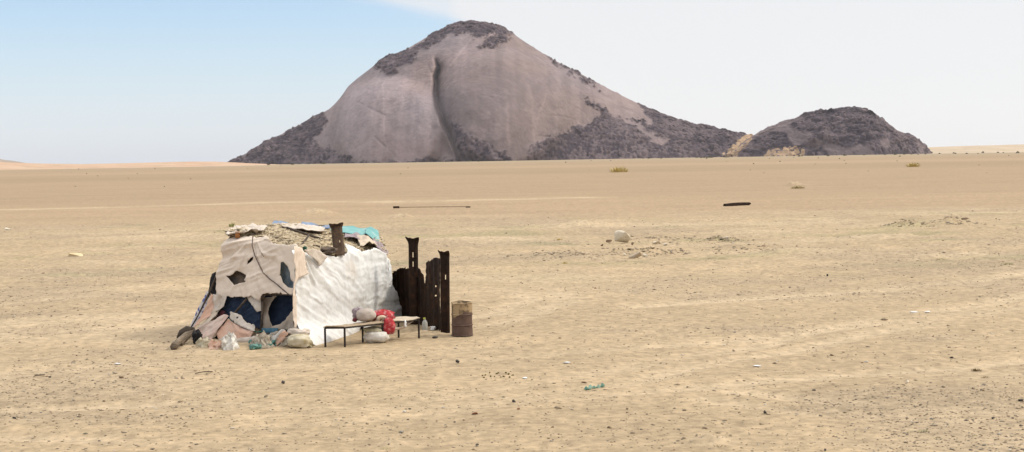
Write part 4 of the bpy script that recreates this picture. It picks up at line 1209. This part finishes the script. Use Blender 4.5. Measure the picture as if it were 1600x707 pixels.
# litter
ts = Mb()
pa, pb2 = g3(913, 610), g3(945, 605)
for k in range(5):
    a = pa + (pb2 - pa) * k / 5; b = pa + (pb2 - pa) * (k + .85) / 5
    ts.tube([a + [0, random.uniform(-.03, .03), .02], (a + b) / 2 + [0, random.uniform(-.05, .05), random.uniform(.03, .06)], b + [0, random.uniform(-.03, .03), .02]], [.02, random.uniform(.03, .05), .022], 6, .45)
tag(ts.build('plastic_strip', TURQSTRIP, None), 'crumpled turquoise plastic strip lying on the foreground sand', 'plastic strip')
for k in range(14):
    px = 753 + 48 * (k / 13) ** 1 + random.uniform(-2, 2); py = 586 + 3 * math.sin(k * 1.7) + random.uniform(-1.5, 1.5)
    boulder('dung_ball', 'dry dung pellet in the trail below the oil drum', px, py + 1, random.uniform(3, 5.5), random.uniform(2.5, 3.5), .06, DUNG, 140 + k, group='dung pellets trailing over the sand', cat='dung', e=.95, rough=.1)
for k, (px, py, lab) in enumerate([(886, 567, 'thin white plastic scrap on the open sand right of the drum'), (820, 591, 'whitish scrap beside the dung trail end'), (1183, 572, 'bright white scrap on sand beside grey gravel'),
                                   (1428, 488, 'left of two white scraps on the grey gravel'), (1449, 488, 'right of two white scraps on the grey gravel'), (184, 569, 'pale scrap on the sand under the weathered log')]):
    lump('white_scrap', lab, 'scrap', px, py + 1, random.uniform(7, 12), 2.5, .1, WPLASTIC, 160 + k, e=.9, rough=.4, nu=16, nv=9)
tw = Mb()
a, b = g3(305, 586), g3(332, 583)
tw.tube([a + [0, 0, .03], (a + b) / 2 + [0, 0, .05], b + [0, 0, .03]], .014, 6, .3)
tag(tw.build('twig', WOOD, None, True), 'thin dry twig lying on sand below the hut timber', 'twig')
a, b = g3(54, 589), g3(70, 588)
tag(Mb().tube([a + [0, 0, .03], b + [0, 0, .03]], .016, 6, .3).build('twig', WOOD, None, True), 'short pale twig near the left edge of the sand', 'twig')

# group of loose dark stones
protos = []
for k in range(6):
    V, Fc = hull_rock((1, random.uniform(.7, 1.1), random.uniform(.45, .7)), 200 + k, 12)
    me_o = obj('loose_stone', V, Fc, [STONE_D, STONE_B, STONE_D, STONE_R, STONE_B, STONE_T][k], None, False)
    tag(me_o, 'small loose stone lying scattered on the open sand and gravel', 'stone', 'small loose stones scattered over the plain')
    protos.append(me_o)
n_l = 0
while n_l < 70:
    px = random.uniform(0, 1600); py = 400 + 305 * random.random() ** .8
    if 250 < px < 760 and 340 < py < 550: continue
    p = gnd(px, py)
    gr, _, _ = ground_masks(np.array([p[0]]), np.array([p[1]]))
    if random.random() > .3 + .7 * gr[0]: continue
    p = g3(px, py)
    k = random.choice([0, 0, 1, 2, 2, 3, 4, 5])
    o = protos[k] if n_l == k else protos[k].copy()
    if n_l != k: COL.objects.link(o)
    s = random.choice([.03, .035, .04, .045, .05, .065])
    o.location = p - np.array([0, 0, .01]); o.scale = (s * random.uniform(.9, 1.9), s, s * random.uniform(.55, 1)); o.rotation_euler = (0, 0, random.uniform(0, 6.28))
    n_l += 1
for k, o in enumerate(protos):
    if o.location.length < .01:
        o.location = g3(300 + 170 * k, 640); o.scale = (.07, .06, .06)

# gravel as one mass
def gravel():
    n = 46000
    inv = RNG.uniform(1 / 130, 1 / 21.5, n) ; r = 1 / inv
    th = np.radians(RNG.uniform(-22, 22, n))
    x, y = r * np.sin(th), r * np.cos(th)
    gr, pal, plain = ground_masks(x, y)
    u, v = to_px(np.stack([x, y, np.zeros(n)], -1))
    keep = RNG.random(n) < (.25 + .75 * gr ** 1.2) * (1 - plain * .9)
    keep &= ~((u > 290) & (u < 705) & (v > 480) & (v < 545))
    # stones on the gravel mounds
    ex = []
    for mx, my, w, d, h, p in MOUNDS:
        if not p and my < 120:
            m = 240
            ex.append(np.stack([mx + w * .8 * RNG.standard_normal(m), my + d * 1.1 * RNG.standard_normal(m)], -1))
    ex = np.concatenate(ex)
    x = np.r_[x[keep], ex[:, 0]]; y = np.r_[y[keep], ex[:, 1]]
    n = len(x); r = np.hypot(x, y)
    sz = np.exp(RNG.normal(-4.2, .38, n)) * np.clip(.72 + r / 75, 1, 3)
    sz = np.clip(sz, .006, .10)
    sz[-len(ex):] = np.clip(np.exp(RNG.normal(-3.1, .5, len(ex))), .02, .16)
    z = gz(x, y)
    oct_ = np.array([(1, 0, 0), (-1, 0, 0), (0, 1, 0), (0, -1, 0), (0, 0, .75), (0, 0, -.5)], float)
    fo = np.array([(0, 2, 4), (2, 1, 4), (1, 3, 4), (3, 0, 4), (2, 0, 5), (1, 2, 5), (3, 1, 5), (0, 3, 5)])
    a = RNG.uniform(0, 6.28, n)
    P = oct_[None] * RNG.uniform(.6, 1.35, (n, 6, 1)) + RNG.normal(0, .15, (n, 6, 3))
    P[..., 0] *= RNG.uniform(.9, 1.5, n)[:, None]; P[..., 2] *= .65
    X = P[..., 0] * np.cos(a)[:, None] - P[..., 1] * np.sin(a)[:, None]; Yy = P[..., 0] * np.sin(a)[:, None] + P[..., 1] * np.cos(a)[:, None]
    V = np.stack([X, Yy, P[..., 2]], -1) * sz[:, None, None] + np.stack([x, y, z], -1)[:, None]
    V[..., 2] += (sz * .15)[:, None]
    Fc = (fo[None] + 6 * np.arange(n)[:, None, None]).reshape(-1, 3)
    pal_ = np.array([(.15, .12, .095), (.22, .175, .13), (.29, .23, .165), (.36, .285, .20), (.46, .37, .26), (.25, .15, .09), (.66, .60, .50), (.25, .23, .16), (.32, .28, .23), (.40, .30, .19), (.34, .255, .16)])
    c = pal_[RNG.choice(len(pal_), n, p=[.02, .045, .085, .13, .12, .035, .025, .02, .05, .25, .22])] * RNG.uniform(.65, 1.0, (n, 1))
    c[-len(ex):] = c[-len(ex):] * .6 + np.array([.30, .235, .155]) * .55
    o = obj('gravel', V.reshape(-1, 3), Fc, pm('mixed_gravel', (1, 1, 1), (.85, .85, .85), attr=True, scale=9), None, False, colors=np.repeat(c, 6, 0))
    tag(o, 'loose mixed gravel and pebbles spread over the sand', 'gravel', kind='stuff')


gravel()

# ------------------------------------------------------------------ plants
def blades(n, R, h, mat_w, lean, seed):
    rg = random.Random(seed); m = Mb()
    for _ in range(n):
        a = rg.uniform(0, 2 * PI); r = R * math.sqrt(rg.random())
        b = np.array([r * math.cos(a), r * math.sin(a), -.02])
        hh = h * rg.uniform(.4, 1) * (1 - .5 * r / R)
        ln = lean * rg.uniform(.3, 1.2); a2 = a + rg.uniform(-.7, .7)
        tip = b + np.array([math.cos(a2) * ln * hh, math.sin(a2) * ln * hh, hh])
        mid = (b + tip) / 2 + np.array([0, 0, hh * .12])
        sd = np.array([-math.sin(a2), math.cos(a2), 0]) * mat_w
        m.add([b - sd, b + sd, mid - sd * .7, mid + sd * .7, tip], [(0, 1, 3, 2), (2, 3, 4)])
    return m


def tuft(name, label, px, py, wpx, hpx, mat, n, seed, lean=.8, cat='grass tuft', group=None):
    p = g3(px, py); s = p[1] / F_PX
    m = blades(n, wpx * s / 2, hpx * s, max(.006, .5 * s), lean, seed)
    m.v = [tuple(np.array(v) + p) for v in m.v]
    return tag(m.build(name, mat, None, False, origin=p), label, cat, group)


tuft('grass_clump', 'golden dry grass clump on the plain below the dome', 967, 269, 28, 14, GRASSY, 150, 1, .7)
tuft('grass_clump', 'golden dry grass clump on the plain below the rocky hill', 1427, 261, 20, 11, GRASSY, 120, 2, .7)
tuft('grass_clump', 'sparse straw grass on the small pale sand hummock', 1246, 289, 22, 8, GRASSP, 150, 3, .7)
tuft('grass_tuft', 'pale green grass tuft just behind the left hut roof', 362, 356, 9, 9, GRASSG, 90, 4, .5)
tuft('grass_tuft', 'upright yellow grass tuft alone left of the pale boulder', 874, 374, 10, 7, GRASSY, 110, 5, .6)
tuft('grass_tuft', 'tiny dry grass tuft under the yellow one', 883, 412, 9, 5, GRASSY, 60, 6, .7)
tuft('green_sprig', 'low green sprig on the sand hummock at the bottom', 604, 697, 22, 6, GRASSG, 70, 7, 1.3, 'plant')
tuft('green_sprig', 'thin green sprig at the bottom right', 1443, 675, 16, 8, GRASSG, 60, 8, .8, 'plant')
tuft('green_sprig', 'second green sprig right below the thin one', 1466, 686, 14, 5, GRASSG, 60, 9, 1.2, 'plant')
tuft('green_sprig', 'sparse green sprig left beside the thin one', 1422, 676, 12, 7, GRASSG, 26, 10, .8, 'plant')
tuft('green_sprig', 'faint small green sprig nearest the right border', 1522, 682, 10, 5, GRASSG, 30, 11, 1.1, 'plant')
tuft('brown_weed', 'clump of brown dead weed on the gravel at the right', 1526, 580, 14, 8, pm('dead_weed', (.13, .09, .04), (.2, .14, .06)), 110, 12, .8, 'weed')
tuft('brown_weed', 'flatter brown dead weed just under the first clump', 1540, 590, 14, 5, pm('dead_weed_pale', (.16, .11, .05), (.24, .17, .08)), 80, 13, 1.2, 'weed')
tuft('brown_weed', 'low brown dead weed at the foreground sand hummock', 1120, 690, 20, 5, bpy.data.materials['dead_weed'], 80, 14, 1.2, 'weed')
tuft('green_sprig', 'flat green plant on sand above the right gravel', 1467, 405, 22, 3, GRASSG, 60, 15, 1.4, 'plant')
tuft('green_sprig', 'pale green plant on sand at the right border', 1573, 414, 22, 4, GRASSG, 60, 16, 1.2, 'plant')

# far desert shrubs
def shrub_mesh(seed):
    rg = random.Random(seed); m = Mb()
    for _ in range(90):
        a = rg.uniform(0, 6.28); e = rg.uniform(0, 1.45); r = rg.uniform(.35, 1) ** .6
        c = np.array([r * math.cos(a) * math.cos(e) * .6, r * math.sin(a) * math.cos(e) * .6, .05 + r * math.sin(e) * .8 * rg.uniform(.6, 1.1)])
        d1 = np.array([rg.gauss(0, 1) for _ in range(3)]); d1 /= np.linalg.norm(d1)
        d2 = np.cross(d1, [rg.gauss(0, 1) for _ in range(3)]); d2 /= np.linalg.norm(d2)
        m.add([c - d1 * .14, c + d2 * .1, c + d1 * .14, c - d2 * .1], [(0, 1, 2, 3)])
    for k in range(4):
        a = k * 1.6
        m.tube([(0, 0, -.05), (.25 * math.cos(a), .25 * math.sin(a), .5)], [.04, .02], 5)
    return m


sp_ = []
for k in range(3):
    m = shrub_mesh(k)
    o = m.build('desert_shrub', SHRUB, None); sp_.append(o)
first = [True] * 3


def shrub(px, py, hpx, label, group, k):
    p = gnd(px, py)
    o = sp_[k]
    if first[k]: first[k] = False
    else:
        o = o.copy(); COL.objects.link(o)
    s = hpx * p[1] / F_PX
    o.location = (p[0], p[1], 0); o.scale = (s * random.uniform(1.2, 2), s * 1.3, s); o.rotation_euler = (0, 0, random.uniform(0, 6))
    tag(o, label, 'shrub', group)


rs = random.Random(4)
for k in range(26):
    px = 1205 + (k + rs.random()) * 15.0
    shrub(px, 248.6 - .0165 * (px - 800) + rs.uniform(2.6, 4.2), rs.uniform(1.6, 3.6), 'dark green shrub in the row below and right of the rocky hill', 'shrubs along the foot of the rocky hill', k % 3)
for k in range(26):
    px = rs.choice([rs.uniform(1085, 1145), rs.uniform(1090, 1140), rs.uniform(720, 1080)])
    shrub(px, 248.6 - .0165 * (px - 800) + rs.uniform(3.0, 3.6), rs.uniform(1.6, 3.4), 'dark green shrub at the right foot of the granite dome', 'shrubs at the right foot of the dome', k % 3)
for k in range(12):
    px = rs.choice([rs.uniform(318, 352), rs.uniform(335, 352), rs.uniform(360, 520)])
    shrub(px, 248.6 - .0165 * (px - 800) + rs.uniform(3.0, 3.6), rs.uniform(1.8, 4), 'dark green shrub at the left foot of the granite dome', 'shrubs at the left foot of the dome', k % 3)
for k in range(26):
    px = rs.uniform(820, 1600)
    shrub(px, 248.6 - .0165 * (px - 800) + 5 + 30 * rs.random() ** 2, rs.uniform(.9, 1.8), 'tiny dark scrub dot out on the open far plain', 'scattered scrub on the far plain', k % 3)
for k in range(16):
    px = rs.uniform(0, 720)
    shrub(px, 248.6 - .0165 * (px - 800) + 5 + 34 * rs.random() ** 2, rs.uniform(.8, 1.5), 'tiny dark scrub dot out on the open far plain', 'scattered scrub on the far plain', k % 3)

# ------------------------------------------------------------------ air
HAZE = 1.5e-5
bm = Mb().box((0, 0, 259), (15500, 0, 0), (0, 15500, 0), (0, 0, 271))
hm = bpy.data.materials.new('thin_desert_haze'); hm.use_nodes = True
nt = hm.node_tree
nt.nodes.remove(nt.nodes['Principled BSDF'])
pv = node(nt, 'ShaderNodeVolumePrincipled'); pv.inputs['Density'].default_value = HAZE; pv.inputs['Color'].default_value = (.84, .89, 1.0, 1); pv.inputs['Anisotropy'].default_value = .2
nt.links.new(pv.outputs[0], [n for n in nt.nodes if n.type == 'OUTPUT_MATERIAL'][0].inputs['Volume'])
hz = bm.build('haze', hm, None)
tag(hz, 'thin pale haze in the desert air', 'haze', kind='stuff')

# ------------------------------------------------------------------ light
SUN_EL, SUN_AZ = math.radians(44), math.radians(82)       # azimuth clockwise from +Y: the sun is right, a touch behind the hut, veiled by thin cloud
sd = Vector((math.sin(SUN_AZ) * math.cos(SUN_EL), math.cos(SUN_AZ) * math.cos(SUN_EL), math.sin(SUN_EL)))
sl_ = bpy.data.lights.new('sun', 'SUN'); sl_.energy = 1.95; sl_.angle = math.radians(8.0); sl_.color = (1, .95, .87)
so = bpy.data.objects.new('sun', sl_); COL.objects.link(so)
so.rotation_euler = sd.to_track_quat('Z', 'Y').to_euler()
so.location = (60, 30, 80)

w = bpy.data.worlds.new('World'); scene.world = w; w.use_nodes = True
nt = w.node_tree; L = nt.links.new
bg = nt.nodes['Background']; bg.inputs['Strength'].default_value = .135
sky = node(nt, 'ShaderNodeTexSky', sky_type='NISHITA'); sky.sun_disc = False
sky.sun_elevation = SUN_EL; sky.sun_rotation = SUN_AZ; sky.dust_density = .8; sky.air_density = 1.0; sky.ozone_density = 4.0; sky.altitude = 300
tc = node(nt, 'ShaderNodeTexCoord')
sx = node(nt, 'ShaderNodeSeparateXYZ'); L(tc.outputs['Generated'], sx.inputs[0])


def mth(op, a, b=None, c=None):
    n = node(nt, 'ShaderNodeMath', operation=op)
    for i, q in enumerate((a, b, c)):
        if q is None: continue
        if isinstance(q, (int, float)): n.inputs[i].default_value = q
        else: L(q, n.inputs[i])
    return n.outputs[0]


zc = mth('MAXIMUM', sx.outputs['Z'], .003)
cx = node(nt, 'ShaderNodeCombineXYZ'); L(sx.outputs['X'], cx.inputs[0]); L(sx.outputs['Y'], cx.inputs[1]); L(zc, cx.inputs[2])
L(cx.outputs[0], sky.inputs['Vector'])
az = mth('ARCTAN2', sx.outputs['X'], sx.outputs['Y'])      # radians right of the view
el = mth('ARCSINE', sx.outputs['Z'])
# streaky thin cloud: long axis slanting down to the right
cv = node(nt, 'ShaderNodeCombineXYZ')
L(mth('MULTIPLY_ADD', el, 3.0, mth('MULTIPLY', az, 2.2)), cv.inputs[0]); L(mth('MULTIPLY_ADD', az, 4.0, mth('MULTIPLY', el, 20.0)), cv.inputs[1])
n1 = node(nt, 'ShaderNodeTexNoise'); n1.inputs['Scale'].default_value = 1.5; n1.inputs['Detail'].default_value = 7; n1.inputs['Roughness'].default_value = .55
L(cv.outputs[0], n1.inputs['Vector'])
# edge of the cloud sheet: f = el - (line falling to the right)
f = mth('MAXIMUM', mth('MULTIPLY_ADD', az, .2, mth('SUBTRACT', el, .0815)), mth('MULTIPLY_ADD', az, .9, mth('SUBTRACT', el, .051)))
f = mth('ADD', f, mth('MULTIPLY', mth('SUBTRACT', n1.outputs['Fac'], .5), .06))
mr = node(nt, 'ShaderNodeMapRange', interpolation_type='SMOOTHSTEP'); mr.inputs['From Min'].default_value = -.004; mr.inputs['From Max'].default_value = .03
mr.inputs['To Max'].default_value = .9
L(f, mr.inputs['Value'])
hzn = node(nt, 'ShaderNodeMapRange', interpolation_type='SMOOTHSTEP'); hzn.inputs['From Min'].default_value = .0; hzn.inputs['From Max'].default_value = .13
hzn.inputs['To Min'].default_value = .6; hzn.inputs['To Max'].default_value = .14; L(el, hzn.inputs['Value'])
cm = mth('MAXIMUM', mr.outputs[0], hzn.outputs[0])
mx = node(nt, 'ShaderNodeMix', data_type='RGBA'); L(cm, mx.inputs[0]); L(sky.outputs[0], mx.inputs[6]); 
# the cloud veil is brighter overhead, towards the veiled sun, than low down
up = node(nt, 'ShaderNodeMapRange', interpolation_type='SMOOTHSTEP'); up.inputs['From Min'].default_value = .16; up.inputs['From Max'].default_value = .75
up.inputs['To Min'].default_value = 1.0; up.inputs['To Max'].default_value = 2.05; L(el, up.inputs['Value'])
cc = node(nt, 'ShaderNodeMix', data_type='RGBA'); L(mr.outputs[0], cc.inputs[0]); cc.inputs[6].default_value = (4.65, 4.95, 5.75, 1); cc.inputs[7].default_value = (5.65, 5.55, 5.45, 1)
cs_ = node(nt, 'ShaderNodeVectorMath', operation='SCALE'); L(cc.outputs[2], cs_.inputs[0]); L(up.outputs[0], cs_.inputs['Scale'])
L(cs_.outputs[0], mx.inputs[7])
L(mx.outputs[2], bg.inputs['Color'])

vs = scene.view_settings
vs.view_transform = 'Standard'; vs.look = 'None'; vs.gamma = 1; vs.use_curve_mapping = False
vs.exposure = .25
scene.cycles.volume_bounces = 1
scene.cycles.max_bounces = 6
scene.cycles.use_denoising = True
